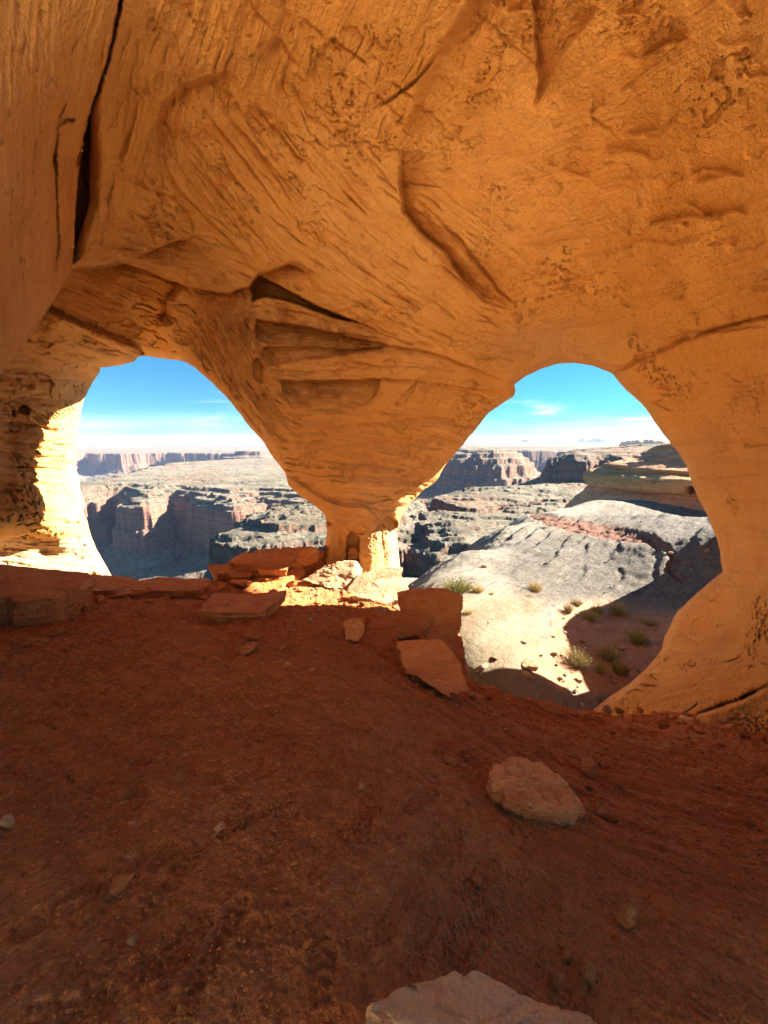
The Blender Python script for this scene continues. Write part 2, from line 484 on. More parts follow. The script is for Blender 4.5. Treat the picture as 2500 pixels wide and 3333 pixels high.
def plant_mat(name, a, b_):
    m = NT(name, .8)
    r = m.objrand(); p = m.pos()
    c = m.mix(m.rng(m.noise(p, 14, 4, .7), .35, .65), a, b_)
    m.bsdf.inputs['Specular IOR Level'].default_value = .1
    return m.done(c)
M_GREEN = plant_mat('green_shrub', (.14, .19, .045), (.24, .28, .07))
M_SAGE = plant_mat('sage_shrub', (.25, .225, .105), (.36, .31, .16))
M_STRAW = plant_mat('dry_grass', (.40, .31, .13), (.50, .41, .20))
M_OLIVE = plant_mat('olive_shrub', (.22, .21, .07), (.33, .30, .11))
M_WOOD = plant_mat('weathered_wood', (.14, .10, .07), (.22, .17, .12))

# ---------------------------------------------------------------- the cave: ceiling, pillar and jambs in one sculpted shell, then split
HOLE_L = [(99.1,367.8),(120.4,365.3),(133.1,361.6),(138.4,356.3),(144.7,355.8),(162,358.1),(185.2,361.6),(196.8,369.7),(210.7,381.3),(224.5,395.2),
          (238.4,411.4),(250,427.6),(263.9,441.5),(273.2,457.7),(285.9,473.9),(288.2,484.3),(298.6,494.7),(312.5,504),(322.9,512.1),(326,516.7),(326.9,529.4),
          (325.3,543.3),(323,556),(318,640),(118,640),(113,580),(111.1,575.3),(105.3,564.2),(97.2,550.3),(91.4,537.5),(86.8,520.2),(83.8,510.9),(85.2,504),(81,492.4),
          (79.2,479.7),(75.2,464.6),(75.2,443.8),(77.6,427.6),(81.5,409.1),(83.8,399.8),(88,390.5),(94.9,379),(100.2,371.3)]
HOLE_R = [(412,650),(404.7,594.2),(401.8,578.6),(399.4,561.7),(397.5,544.9),(397,530.5),(399.9,520.8),(407.1,506.4),(421.6,491.9),(437.2,479.9),(443.2,467.9),
          (457.7,451),(467.3,439),(479.3,424.5),(488.9,412.5),(503.4,402.9),(514.2,396.1),(515.9,389.6),(514.2,384.8),(525.1,376.4),(541.9,368.7),(557.5,363.9),
          (573.2,362.9),(592.4,365.6),(605.7,370.4),(612.9,374),(618.9,382.4),(628.5,392.1),(640.6,402.9),(650.2,414.9),(659.8,429.4),(667.1,439),(679.1,453.4),
          (685.1,463.1),(689.9,475.1),(692.3,484.7),(698.4,499.2),(704.4,508.8),(710.4,523.2),(716.4,537.7),(720,552.1),(721.2,564.2),(722.9,571.4),
          (705.6,585.8),(688.7,600.3),(676.7,612.3),(670.7,624.3),(664.7,636.4),(662.3,648.4),(647.8,667.7),(628.5,684.5),(606.9,699),(592.4,709.8),(584,716),
          (560,745),(500,760),(425,720)]
HOLE_L = resample(HOLE_L, 2.2, jitter=1.1, seed=1)
HOLE_R = resample(HOLE_R, 2.2, jitter=0.9, seed=2)

A1 = [(-300,-300,1.7),(-150,-150,2.6),(120,0,3.3),(250,0,3.7),(384,0,4.0),(550,0,3.9),(700,0,3.5),(768,0,3.2),(950,-150,2.2),(384,-300,2.8),(384,-900,1.5),(950,-900,1.2),(-300,-900,1.2),
 (100,150,4.15),(95,200,4.55),(88,240,4.95),(250,150,4.9),(384,140,5.1),(550,150,5.0),(700,150,4.2),(768,150,3.7),(180,270,6.0),(240,265,6.2),(320,270,6.1),(400,250,6.0),(480,270,6.1),(570,270,6.2),(680,270,5.0),(768,270,4.2),
 (110,215,4.9),(120,250,5.5),(186,310,7.4),(178,330,8.0),(235,310,6.8),(300,320,6.9),(390,335,6.7),(470,340,6.8),(570,345,7.4),(640,340,6.3),(700,340,5.4),(768,340,4.5),(500,375,7.6),
 (200,360,8.2),(225,350,7.4),(260,350,7.0),(330,350,6.9),(420,360,6.9),(470,390,7.5),
 (260,420,8.25),(290,420,7.65),(350,420,7.40),(420,420,7.55),(455,430,8.15),(285,455,8.55),(310,465,8.05),(360,470,7.85),(410,470,8.15),(430,475,8.65),
 (310,495,8.45),(350,495,8.15),(400,500,8.45),(335,512,8.45),(365,510,8.35),(390,515,8.55),
 (680,440,6.6),(720,440,5.5),(768,440,4.6),(930,440,2.9),(1300,400,1.2),(1300,700,1.2),(1300,0,1.2),(725,540,6.6),(768,540,4.8),(735,600,5.6),(692,610,6.7),(768,620,4.7),(660,660,6.3),(700,680,5.3),(768,700,4.4),
 (600,706,6.2),(930,700,2.8),(600,760,6.0),(768,760,4.2)]
A2 = [(-300,300,3.20),(-300,700,4.90),(0,380,7.40),(60,330,7.80),(100,280,7.80),(150,300,8.80),(150,340,9.90),(180,355,10.30),(120,352,9.50),(97,360,9.20),(50,395,8.60),(72,408,9.50),(88,385,10.10),
 (0,440,7.70),(40,450,8.40),(60,450,9.10),(73,470,10.30),(0,500,7.70),(45,505,8.50),(80,508,10.50),(0,528,7.80),(50,530,8.80),(85,535,10.0),(0,550,8.8),(45,550,9.5),(0,565,8.6),(45,565,9.2),(90,560,10.1),(108,575,10.2),(50,582,9.1),(0,590,8.5),(0,680,7.90),(220,280,7.80),(280,300,9.20),(300,200,9.20),(100,640,9.90)]
A3 = [(-500,-300,1.0),(-500,700,1.0),(-150,100,1.9),(0,0,2.6),(60,0,2.95),(122,0,3.3),(0,-300,2.0),(100,70,3.65),(50,100,3.0),(0,150,2.6),(75,170,4.25),(30,200,3.0),(62,270,4.7),(0,280,2.8),(30,305,3.5),(0,345,2.9),(-40,380,2.6),
      (-60,500,2.5)]
tpsA = [tps([a[:2] for a in A], np.log([a[2] for a in A]), 2e-4) for A in (A1, A2, A3)]
NEAR = [(134,-900),(122,0),(116,30),(107,60),(97,90),(87,120),(80,160),(76,200),(74,245),(71,271),(54.4,298.7),(32.4,331),(16.9,352),(0,373),(-30,400),(-120,470),(-400,620),(-1500,620),(-1500,-900)]
NECK = [(327,521),(337,526),(350,530),(361,535),(372,528),(388,515),(397,521),(401,560),(408,650),(316,650),(324,553)]

xs = np.unique(np.concatenate([-np.geomspace(20, 900, 24)[::-1], np.arange(-20, 789, 1.0), 788 + np.geomspace(2, 800, 24)]))
ys = np.unique(np.concatenate([-np.geomspace(16, 900, 26)[::-1], np.arange(-16, 745, 1.0), 744 + np.geomspace(2, 500, 16)]))
PX, PY = np.meshgrid(xs, ys)
nr, nc = PX.shape
# shift the vertices lying just inside an opening onto its outline
hl, hr = np.zeros(PX.shape, bool), np.zeros(PX.shape, bool)
for hm, poly in ((hl, HOLE_L), (hr, HOLE_R)):
    r_, c_ = (ys > poly[:, 1].min() - 2) & (ys < poly[:, 1].max() + 2), (xs > poly[:, 0].min() - 2) & (xs < poly[:, 0].max() + 2)
    hm[np.ix_(r_, c_)] = inside(PX[np.ix_(r_, c_)], PY[np.ix_(r_, c_)], poly)
hole = hl | hr
ring = hole & ~(np.roll(hole, 1, 0) & np.roll(hole, -1, 0) & np.roll(hole, 1, 1) & np.roll(hole, -1, 1) &
                np.roll(np.roll(hole, 1, 0), 1, 1) & np.roll(np.roll(hole, 1, 0), -1, 1) & np.roll(np.roll(hole, -1, 0), 1, 1) & np.roll(np.roll(hole, -1, 0), -1, 1))
for hm, poly in ((hl, HOLE_L), (hr, HOLE_R)):
    idx = np.argwhere(ring & hm)
    B = np.roll(poly, -1, 0) - poly
    for r, c in idx:
        q = np.array([PX[r, c], PY[r, c]])
        tt = np.clip(((q - poly) * B).sum(1) / ((B * B).sum(1) + 1e-12), 0, 1)
        s = poly + tt[:, None] * B
        k = np.argmin(((s - q) ** 2).sum(1)); PX[r, c], PY[r, c] = s[k]
keep = ~(hole & ~ring)

# depth: three overlapping bodies, the nearest one wins
wob = 3.0 * fbm(np.stack([PX / 40, PY / 40, PX * 0], -1), 4)
d1 = np.exp(tpsA[0](PX, PY)); d2 = np.exp(tpsA[1](PX, PY)); d3 = np.exp(tpsA[2](PX, PY))
PILL_EDGE = [(-1200,-900),(90,-900),(90,200),(70,267),(98,265),(120,262),(150,271),(179,283),(166,300),(167,314),(158,320),(156,329),(167,340),(184,360),(184,420),(200,900),(2200,900),(2200,-900)]
in3_ = inside(PX + wob * .4, PY, NEAR); e3_, _, _ = poly_dist(PX + wob * .4, PY, NEAR)
in1 = inside(PX + wob * 0.5, PY + wob * 0.5, PILL_EDGE); e1, _, _ = poly_dist(PX + wob * 0.5, PY + wob * .5, PILL_EDGE)
d1 = d1 + (d3 - d1) * np.exp(-e3_ / 40) * sstep(300, 235, PY) * (~in3_)
roll1 = np.where(in1, 0.5 * np.clip(1 - e1 / 14, 0, 1) ** 2, 60.0)
d1r = d1 + roll1
in3 = inside(PX + wob * .4, PY, NEAR); e3, _, _ = poly_dist(PX + wob * .4, PY, NEAR)
low3 = sstep(200, 300, PY)
d3r = d3 + np.where(in3, (0.03 + 0.5 * low3) * np.clip(1 - e3 / (5 + 14 * low3), 0, 1) ** 2, 60.0)
T = np.minimum(np.minimum(d1r, d2), d3r)
which = np.argmin(np.stack([d1r, d2, d3r]), 0)
# the neck of the pillar: a rounded shaft set back under the cone
inN = inside(PX, PY, NECK); eN, _, _ = poly_dist(PX, PY, NECK)
xc = (PX - 362) / 38.0
shaft = 8.55 + 0.75 * np.clip(np.abs(xc), 0, 1.1) ** 2.2 - 0.35 * sstep(560, 600, PY)
T = np.where(inN, shaft, T)
which = np.where(inN, 3, which)
# out of the picture the walls and roof run on inside a chamber of plain shape
_d = pixdir(PX, PY)
with np.errstate(divide='ignore', invalid='ignore'):
    lim = np.minimum.reduce([np.where(_d[..., 0] > 1e-6, 5.0 / _d[..., 0], 99), np.where(_d[..., 0] < -1e-6, -3.3 / _d[..., 0], 99), np.where(_d[..., 2] > 1e-6, 5.6 / _d[..., 2], 99), np.where(_d[..., 2] < -1e-6, -6.0 / _d[..., 2], 99)])
lim = lim * (1 + .12 * fbm(np.stack([PX / 120, PY / 120, PX * 0 + 8], -1), 3))
out_px = np.maximum.reduce([-PX, PX - W, -PY, PX * 0])
bw = sstep(0, 140, out_px)
T = T * (1 - bw) + lim * bw
T0 = T.copy()

def window(poly, mg):
    P = np.asarray(poly, float)
    c0, c1 = np.searchsorted(xs, [P[:, 0].min() - mg, P[:, 0].max() + mg])
    r0, r1 = np.searchsorted(ys, [P[:, 1].min() - mg, P[:, 1].max() + mg])
    return slice(r0, max(r1, r0 + 1)), slice(c0, max(c1, c0 + 1))
def dl(poly, mg, w=2.2, f=14.0, seed=0.0):
    sl = window(poly, mg)
    x, y = PX[sl], PY[sl]
    jx = w * fbm(np.stack([x / f, y / f, np.full_like(x, 3.3 + seed)], -1), 3)
    jy = w * fbm(np.stack([x / f, y / f, np.full_like(x, 9.1 + seed)], -1), 3)
    return (sl,) + poly_dist(x + jx, y + jy, poly, False)
def crack(poly, width, depth, seed=0.0, taper=True):
    sl, d, p, s = dl(poly, 4 * width + 6, seed=seed)
    tp = np.clip(4 * p, 0, 1) * np.clip(4 * (1 - p), 0, 1) if taper else 1
    ww = width * (0.6 + 0.8 * np.clip(fbm(np.stack([p * 40, p * 0 + seed, p * 0], -1), 2) + .5, 0.1, 1.5))
    T[sl] += depth * tp * np.exp(-(d / ww) ** 2)
def ledge(poly, A, fall, side=1, sharp=1.2, seed=0.0):
    """the rock on one side of the line is set back, dying away with distance"""
    sl, d, p, s = dl(poly, 4.5 * fall + 6, seed=seed)
    tp = np.clip(6 * p, 0, 1) * np.clip(6 * (1 - p), 0, 1)
    sd = d * s * side
    T[sl] += A * tp * sstep(-sharp * .5, sharp, sd) * np.exp(-np.maximum(sd, 0) / fall)
def niche(poly, A, soft=2.0, fade=0.8, seed=0.0):
    P = np.asarray(poly); sl = window(poly, 6); x, y = PX[sl], PY[sl]
    jx = 2.4 * fbm(np.stack([x / 14, y / 9, np.full_like(x, 1.3 + seed)], -1), 4, .6)
    i = inside(x + jx, y + jx, P); d, _, _ = poly_dist(x + jx, y + jx, P)
    y0, y1 = P[:, 1].min(), P[:, 1].max()
    g = np.clip(1 - fade * (y - y0) / (y1 - y0), 0, 1)
    T[sl] += np.where(i, A * sstep(0, soft, d) * g, 0)

# --- cracks, grooves and overhangs seen in the photograph
crack([(122,0),(115,30),(108,60),(98,90),(87,120),(82,145),(77,165)], 1.6, 0.22, 1, taper=False)
crack([(68,98),(58,118),(55,150),(56,190),(58,240),(52,300)], 1.8, 0.14, 3)
crack([(57,126),(66,120),(76,121)], 2.2, 0.15, 4)
crack([(55,150),(52,160),(55,172)], 1.6, 0.12, 5)
crack([(74,238),(70,252),(66,262)], 2.0, 0.12, 6)
ledge([(500,-20),(470,5),(440,50),(420,95),(405,140),(402,185),(403,215)], 0.22, 40, -1, 14, 7)
crack([(440,52),(425,72),(405,90),(372,112)], 1.5, 0.10, 8)
ledge([(401,150),(399,180),(402,212),(425,238),(443,252),(461,280),(482,300),(516,313)], 0.62, 15, -1, 2.5, 9)
ledge([(520,308),(500,290),(478,262),(458,236),(440,222)], 0.20, 10, -1, 2.0, 9.5)
crack([(403,205),(415,228),(432,243),(455,270),(476,294)], 4.0, 0.14, 10)
ledge([(440,262),(470,290),(500,312)], 0.14, 10, 1, 1.5, 10.5)
ledge([(530,-20),(535,50),(538,80),(534,112)], 0.2, 14, -1, 3, 11)
ledge([(534,112),(548,84),(556,60),(600,10)], 0.12, 18, -1, 3, 12)
ledge([(75,268),(100,268),(125,262),(150,250),(172,241),(196,236)], 0.32, 22, 1, 1.6, 13)
ledge([(196,236),(190,214),(172,195),(150,190)], 0.10, 10, -1, 2.5, 14)
ledge([(160,170),(156,130),(162,105),(185,85),(235,70)], 0.22, 26, 1, 6, 15)
ledge([(160,150),(175,185),(205,215),(240,250),(258,274)], 0.12, 14, 1, 2, 15.5)
for k, (a, b, c, d, A) in enumerate([(205,110,290,222,.08),(232,120,300,200,.07),(185,155,262,240,.07),(250,100,310,170,.06),(215,200,262,262,.06),(160,215,236,286,.06),(258,150,292,205,.08)]):
    ledge([(a, b), ((a + c) / 2 + 4, (b + d) / 2 + 3), (c, d)], A, 12, 1, 1.5, 16 + k)
ledge([(178,283),(208,290),(230,292),(249,286),(258.4,274),(280,267),(289,263),(306,271.5),(313,269)], 0.55, 22, 1, 1.6, 30)
niche([(250,287),(259.7,275),(272,281),(314,304),(368,326),(330,317),(298,305),(266,297),(252,302)], 1.4, 2.2, 0.15, 31)
crack([(289,263),(299,267),(307,271)], 2.2, 0.2, 31.5)
crack([(298,302),(330,316),(367,327),(388,339)], 2.2, 0.16, 31.7)
ledge([(255,318),(311,328),(384,344),(430,352),(470,366),(514,386)], 0.22, 12, 1, 1.5, 32)
niche([(255,318),(311,328),(384,344),(388,349),(318,345),(265,344),(254,339)], 0.45, 3.0, .8, 32.5)
niche([(262,346),(300,345),(347,348),(384,346),(384,349),(347,355),(279,364),(268,367),(261,352)], 0.45, 2.5, .85, 33)
for k, (y0, y1) in enumerate([(322,334),(326,338),(331,340),(336,343),(340,345)]):
    ledge([(256 + 2 * k, y0), (310, y0 + (y1 - y0) * .5), (350, y1), (392, y1 + 5)], 0.17, 3.2, 1, 0.8, 34 + k)
for k in range(4):
    ledge([(262, 300 + 5 * k), (300, 307 + 5 * k), (345, 322 + 4 * k), (380, 334 + 3 * k)], 0.07, 4, 1, 0.9, 40 + k)
ledge([(268,368),(300,372),(340,370),(384,366),(440,368),(480,378)], 0.10, 9, 1, 1.0, 45)
ledge([(276,379),(320,380.5),(384,378),(420,381),(470,388),(514,392)], 0.20, 5, 1, 1.2, 46)
niche([(280,380),(330,379),(383,379),(371,402),(356,410),(320,410),(290,408),(281,392)], 0.38, 2.6, .97, 47)
niche([(282,389),(296,389),(300,396),(289,396)], 0.16, 1.2, .2, 48)
niche([(394,402),(402,395),(418,380),(414,392),(404,404),(396,408)], 0.12, 1.5, .6, 49)
crack([(254,300),(251,325),(252,352),(270,372),(284,386),(288,408),(279,428)], 3, -0.10, 50)
niche([(251,363),(258,357),(266,366),(262,384),(254,378)], 0.20, 1.5, .2, 50.5)
ledge([(279,431),(300,430),(328,426),(384,423),(430,416),(470,418)], 0.10, 9, 1, 1.2, 51)
ledge([(284,474),(300,484),(322,498),(345,508)], 0.12, 12, -1, 1.5, 52)
ledge([(288,486),(310,496),(330,500),(345,494)], 0.07, 10, 1, 1.2, 53)
ledge([(340,445),(375,438),(410,440),(440,432)], 0.06, 12, 1, 2, 54)
crack([(362,440),(366,452),(380,470)], 1.6, 0.05, 55)
ledge([(327,521),(337,526),(350,530),(361,535),(372,529),(388,515)], -0.10, 6, -1, 2, 56)
# notch of the neck
niche([(346,536),(352,530),(360,537),(360,548),(358,580),(346,580),(345,560)], 0.45, 1.5, .05, 57)
crack([(332,540),(330,560),(328,585)], 2, .08, 57.5)
crack([(341,530),(343,555),(345,580)], 1.6, .10, 57.7)
for k in range(6):
    ledge([(345, 546 + 5 * k), (352, 545 + 5 * k), (361, 547 + 5 * k)], 0.10, 3, 1, 1.0, 58 + k)
# left soffit and jamb
crack([(46,308),(60,314),(78,322),(107,334),(136,345.4),(143,352)], 2.6, 0.30, 65, taper=False)
ledge([(46,310),(78,324),(107,336),(136,347),(143,353)], -0.42, 16, 1, 1.4, 66)
ledge([(60,321),(95,338),(120,350),(135,356)], 0.16, 12, 1, 1.0, 67)
for k, (pts, A, f) in enumerate([([(34,334),(60,346),(85,360)], .14, 9), ([(20,352),(45,361),(70,372)], .1, 9), ([(10,370),(40,372),(54,378)], .22, 5), ([(36,378),(50,380),(56,386)], .2, 5),
        ([(0,391),(30,397),(62,400)], .12, 8), ([(0,402),(30,404),(70,402)], .12, 7), ([(0,421),(30,424),(50,428),(66,428)], .26, 7), ([(0,430),(30,433),(60,434)], .10, 4),
        ([(0,441),(30,444),(60,438)], .2, 5), ([(0,449),(25,449),(55,446)], .14, 4), ([(0,456),(30,457),(55,454)], .2, 5), ([(0,468),(25,466),(55,468)], .18, 8), ([(0,483),(40,484)], .06, 9), ([(0,538),(30,534),(60,540)], .25, 9)]):
    ledge(pts, A * .85, f, 1, 1.0, 70 + k)
niche([(17,407),(23,404),(31,409),(28,415),(18,414)], .35, 1.2, .1, 85)
niche([(12,409),(17,412),(16,418),(11,416)], .2, 1.2, .1, 86)
for k in range(10):
    x0, y0 = 30 + 4.2 * k, 416 - 1.2 * k
    crack([(x0, y0), (x0 + 8, y0 + 5), (x0 + 16, y0 + 9)], 1.0, .10, 87 + k)
# right: seam and jamb
crack([(612,373),(630,365),(650,355),(675,345),(700,335),(735,325),(775,315)], 1.8, 0.12, 100, taper=False)
ledge([(612,373),(650,355),(700,335),(775,315)], 0.14, 26, -1, 2.0, 101)
crack([(655,343),(690,333),(730,330),(775,326)], 1.3, 0.07, 101.5)
for k, (pts, A) in enumerate([([(700,218),(722,215),(735,212),(748,217)], .12), ([(600,158),(625,152),(645,157),(650,165)], .10), ([(560,172),(575,176),(590,180)], .09), ([(640,228),(665,222),(690,217),(715,222)], .14),
        ([(520,245),(545,250),(560,243),(590,240)], .08), ([(545,288),(570,282),(600,284)], .07), ([(618,248),(640,242),(670,246),(700,240)], .08), ([(690,185),(710,180),(725,175),(745,178)], .1), ([(640,60),(665,45),(690,40)], .08),
        ([(690,480),(720,478),(768,474)], .07), ([(700,502),(740,500),(775,503)], .06), ([(690,470),(700,455),(740,450)], .05), ([(725,540),(745,535),(775,538)], .05)]):
    ledge(pts, A, 9, -1, 1.4, 102 + k)
crack([(694,716),(715,709),(742,700),(757,692),(775,683)], 2.2, .18, 120)
ledge([(694,716),(742,700),(775,683)], -0.25, 26, 1, 2, 121)
niche([(655,622),(662,628),(660,650),(654,662),(650,650),(654,638)], .12, 2, .2, 122)
ledge([(662,622),(680,628),(700,642),(730,640)], .08, 12, 1, 2, 123)
# blind flake scars over the right part of the ceiling: sharp-edged thin spalls
rs = np.random.default_rng(21)
for k in range(46):
    x, y = rs.uniform(440, 775), rs.uniform(10, 345)
    L = rs.uniform(12, 55); a = rs.normal(-.25, .35)
    pts = [(x + L * (q - .5) * math.cos(a) + rs.normal(0, 2), y + L * (q - .5) * math.sin(a) + rs.normal(0, 3)) for q in (0, .33, .66, 1)]
    ledge(pts, rs.uniform(.02, .07), rs.uniform(5, 14), -1, 1.2, 130 + k)
for k in range(40):
    x, y = rs.uniform(60, 430), rs.uniform(10, 250)
    L = rs.uniform(15, 60); a = np.interp(x, [60, 140, 220, 430], [1.75, 1.6, .95, .75]) + rs.normal(0, .15)
    pts = [(x + L * (q - .5) * math.cos(a) + rs.normal(0, 1.5), y + L * (q - .5) * math.sin(a) + rs.normal(0, 2)) for q in (0, .33, .66, 1)]
    ledge(pts, rs.uniform(.02, .06), rs.uniform(4, 10), 1, 1.2, 180 + k)
for k in range(64):
    x = rs.uniform(255, 500); y = rs.uniform(300, 510)
    L = rs.uniform(12, 50); a = rs.normal(.05, .15)
    pts = [(x + L * (q - .5) * math.cos(a), y + L * (q - .5) * math.sin(a) + rs.normal(0, 1.5)) for q in (0, .33, .66, 1)]
    ledge(pts, rs.uniform(.03, .10), rs.uniform(3, 9), 1, 1.0, 230 + k)

# --- bedding: thin laminae whose run changes from zone to zone
ZONES = [(30,150,80,1.60,.020,1.0),(135,100,60,1.80,.030,1.),(200,60,60,1.9,.02,1.),(235,165,55,.95,.032,1.),(175,280,60,.30,.03,1.),(300,200,55,.85,.02,1.),(340,275,45,.62,.03,1.),(420,310,45,.5,.03,1.),
         (320,330,45,.2,.055,1.),(330,385,50,.02,.045,1.),(350,450,60,.12,.035,1.),(225,350,45,1.1,.05,1.6),(260,410,35,.95,.045,1.4),(430,395,45,.12,.045,1.),(470,250,50,.7,.02,1.),(600,180,110,-.25,.005,1.6),(700,60,100,-.6,.009,1.4),(720,250,90,-.35,.011,1.3),
         (500,60,80,-1.2,.010,1.4),(740,430,70,.02,.015,1.),(730,560,70,.10,.012,1.),(700,670,70,-.15,.010,1.),(20,450,70,.04,.03,1.),(100,310,50,.34,.025,1.),(40,550,50,.12,.03,1.),(480,375,40,.2,.03,1.),(362,560,40,1.5,.02,1.)]
wsum = np.full_like(PX, 1e-9); ac = np.zeros_like(PX); as_ = np.zeros_like(PX); lam = np.zeros_like(PX); lamc = np.zeros_like(PX)
wx = 9 * fbm(np.stack([PX / 70, PY / 70, PX * 0 + 5.5], -1), 3)
for k, (cx, cy, r, ang, amp, fr) in enumerate(ZONES):
    d2_ = ((PX - cx) ** 2 + (PY - cy) ** 2) / (r * r)
    sel = d2_ < 9
    w = np.exp(-d2_[sel] * 1.4)
    ac[sel] += w * math.cos(2 * ang); as_[sel] += w * math.sin(2 * ang)
    ca, sa = math.cos(ang), math.sin(ang)
    X, Y = PX[sel] + wx[sel] * .5, PY[sel] + wx[sel]
    u, v = X * ca + Y * sa, -X * sa + Y * ca
    nz = fbm(np.stack([u / 120 * fr, v / 5.0 * fr, np.full_like(u, k * 3.7)], -1), 4, 0.6)
    nz2 = fbm(np.stack([u / 160, v / 22, np.full_like(u, k * 3.7 + 1)], -1), 2)
    rl = np.random.default_rng(500 + k); tab = rl.uniform(-1, 1, 997)
    lay_ = np.zeros_like(v)
    for wd_, am_ in ((13.0, .9), (5.2, .5)):
        vv_ = v / wd_ * fr + .9 * fbm(np.stack([u / 120, v / 60, np.full_like(u, k * 5.1 + wd_)], -1), 3) + .25 * np.sin(v / wd_ * 1.7)
        i_ = np.floor(vv_).astype(int); f_ = sstep(.86, 1.0, vv_ - i_)
        lay_ += am_ * (tab[i_ % 997] * (1 - f_) + tab[(i_ + 1) % 997] * f_) * np.clip(.35 + 1.3 * fbm(np.stack([u / 90, v / 30, np.full_like(u, k * 2.2 + 7)], -1), 2), 0, 1.2)
    lam[sel] += w * amp * .95 * lay_
    lam[sel] += w * amp * (nz + .6 * nz2); lamc[sel] += w * (nz * .8 + nz2 * .6); wsum[sel] += w
lam /= wsum; lamc = lamc / wsum
P3 = at(PX, PY, T0)
scl = np.clip(T0 / 6, .4, 1.3)
T = T + 2.0 * lam * scl
# fine dark crevices along the bedding, each its own length and bite
ANG = .5 * np.arctan2(as_, ac)
rs = np.random.default_rng(99)
def crevices(n, box, Lr, depth, wd=.75, spread=.12, step=.5):
    for k in range(n):
        x, y = rs.uniform(box[0], box[2]), rs.uniform(box[1], box[3])
        c, r = np.searchsorted(xs, x), np.searchsorted(ys, y)
        if not (0 < c < nc and 0 < r < nr) or hole[r, c]: continue
        a = ANG[r, c] + rs.normal(0, spread); L = rs.uniform(*Lr)
        bow = rs.normal(0, .07) * L
        pts = [(x + L * q * math.cos(a) - bow * (1 - 4 * q * q) * math.sin(a), y + L * q * math.sin(a) + bow * (1 - 4 * q * q) * math.cos(a)) for q in (-.5, -.25, 0, .25, .5)]
        dd = depth * rs.uniform(.4, 1.3) * float(np.clip(T0[r, c] / 6.5, .45, 1.2))
        crack(pts, wd * rs.uniform(.7, 1.4), dd, 300 + k)
        if rs.random() < step: ledge(pts, dd * .5, rs.uniform(2, 6), 1 if rs.random() < .6 else -1, .8, 300 + k)
crevices(150, (100, 40, 430, 300), (8, 50), .040, .7)
crevices(120, (160, 280, 300, 480), (6, 22), .07, .8, .3)
crevices(170, (255, 300, 520, 520), (8, 40), .055, .7)
crevices(60, (0, 380, 75, 540), (8, 36), .07)
crevices(60, (420, 0, 768, 350), (4, 18), .035, .7, .4)
crevices(90, (600, 350, 768, 720), (6, 28), .05, .8, .25)
crevices(60, (0, 0, 110, 330), (6, 30), .04, .8, .15)
crevices(50, (60, 290, 175, 355), (8, 26), .05, .8, .12)
T = T + 0.16 * fbm(P3 / 1.9, 3) + 0.022 * fbm(P3 / 0.4 + 9, 3, .5)
# weathering pits, in patches
pm = sstep(.16, .40, fbm(P3 / 1.1 + 31, 3))
pit = fbm(P3 / 0.085 + 3, 3, .55)
T = T + (0.005 + 0.050 * pm) * scl * sstep(.10, .28, pit)
pm2 = sstep(.12, .4, fbm(P3 / .7 + 53, 4, .6))
T = T + (.002 + .030 * pm2) * scl * sstep(.10, .22, fbm(P3 * np.array([1, 1, 1.8]) / .05 + 13, 3, .6))
T = T + 0.012 * scl * fbm(P3 / 0.13 + 70, 4, .65)
fl = sstep(.12, .16, fbm(P3 / .45 + 77, 5, .6)) * sstep(-.1, .2, fbm(P3 / 1.6 + 40, 2))
T = T + 0.035 * scl * fl * (1 - .6 * sstep(430, 520, PX))
# rounded rims of the openings
for poly, A, wd in ((HOLE_L, .28, 9), (HOLE_R, .30, 9)):
    sl = window(poly, wd + 2)
    d, _, _ = poly_dist(PX[sl], PY[sl], poly[::2])
    T[sl] += np.where(d < wd, A * np.clip(1 - d / wd, 0, 1) ** 2, 0)
V = at(PX, PY, T)
Vg = V.reshape(nr, nc, 3)
du = np.gradient(Vg, axis=1); dv = np.gradient(Vg, axis=0)
Nn = np.cross(dv, du); Nn /= np.linalg.norm(Nn, axis=-1, keepdims=True) + 1e-12
view = CAM - Vg
Nn *= np.sign((Nn * view).sum(-1, keepdims=True) + 1e-9)

# desert varnish stains, with shade painted on the pillar's flank and recesses; pale rock
def blob(cx, cy, rx, ry, ang=0.0):
    ca, sa = math.cos(ang), math.sin(ang)
    x, y = PX - cx, PY - cy
    return np.exp(-(((x * ca + y * sa) / rx) ** 2 + ((-x * sa + y * ca) / ry) ** 2))
stain_shade = 0.6 * blob(135, 255, 60, 17, -.15) + .85 * blob(232, 352, 34, 78, -.35) + .85 * blob(318, 336, 64, 16, .15) + .75 * blob(325, 394, 46, 14) + .15 * blob(40, 515, 26, 25) + .4 * blob(325, 358, 60, 7) \
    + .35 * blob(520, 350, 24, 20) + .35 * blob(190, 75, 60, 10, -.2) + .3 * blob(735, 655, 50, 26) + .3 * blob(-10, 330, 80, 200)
stain_shade = np.clip(stain_shade * (0.8 + .8 * fbm(P3 / .5 + 5, 4)), 0, 1)
pale = np.clip(.8 * sstep(532, 546, PY + .6 * wob) * (PX < 130) + .55 * blob(80, 450, 20, 90) + .5 * blob(560, 345, 70, 28) + .35 * blob(380, 500, 50, 40) + .5 * blob(385, 560, 24, 50) + .35 * blob(700, 470, 40, 40) + .35 * blob(130, 355, 50, 12), 0, 1)

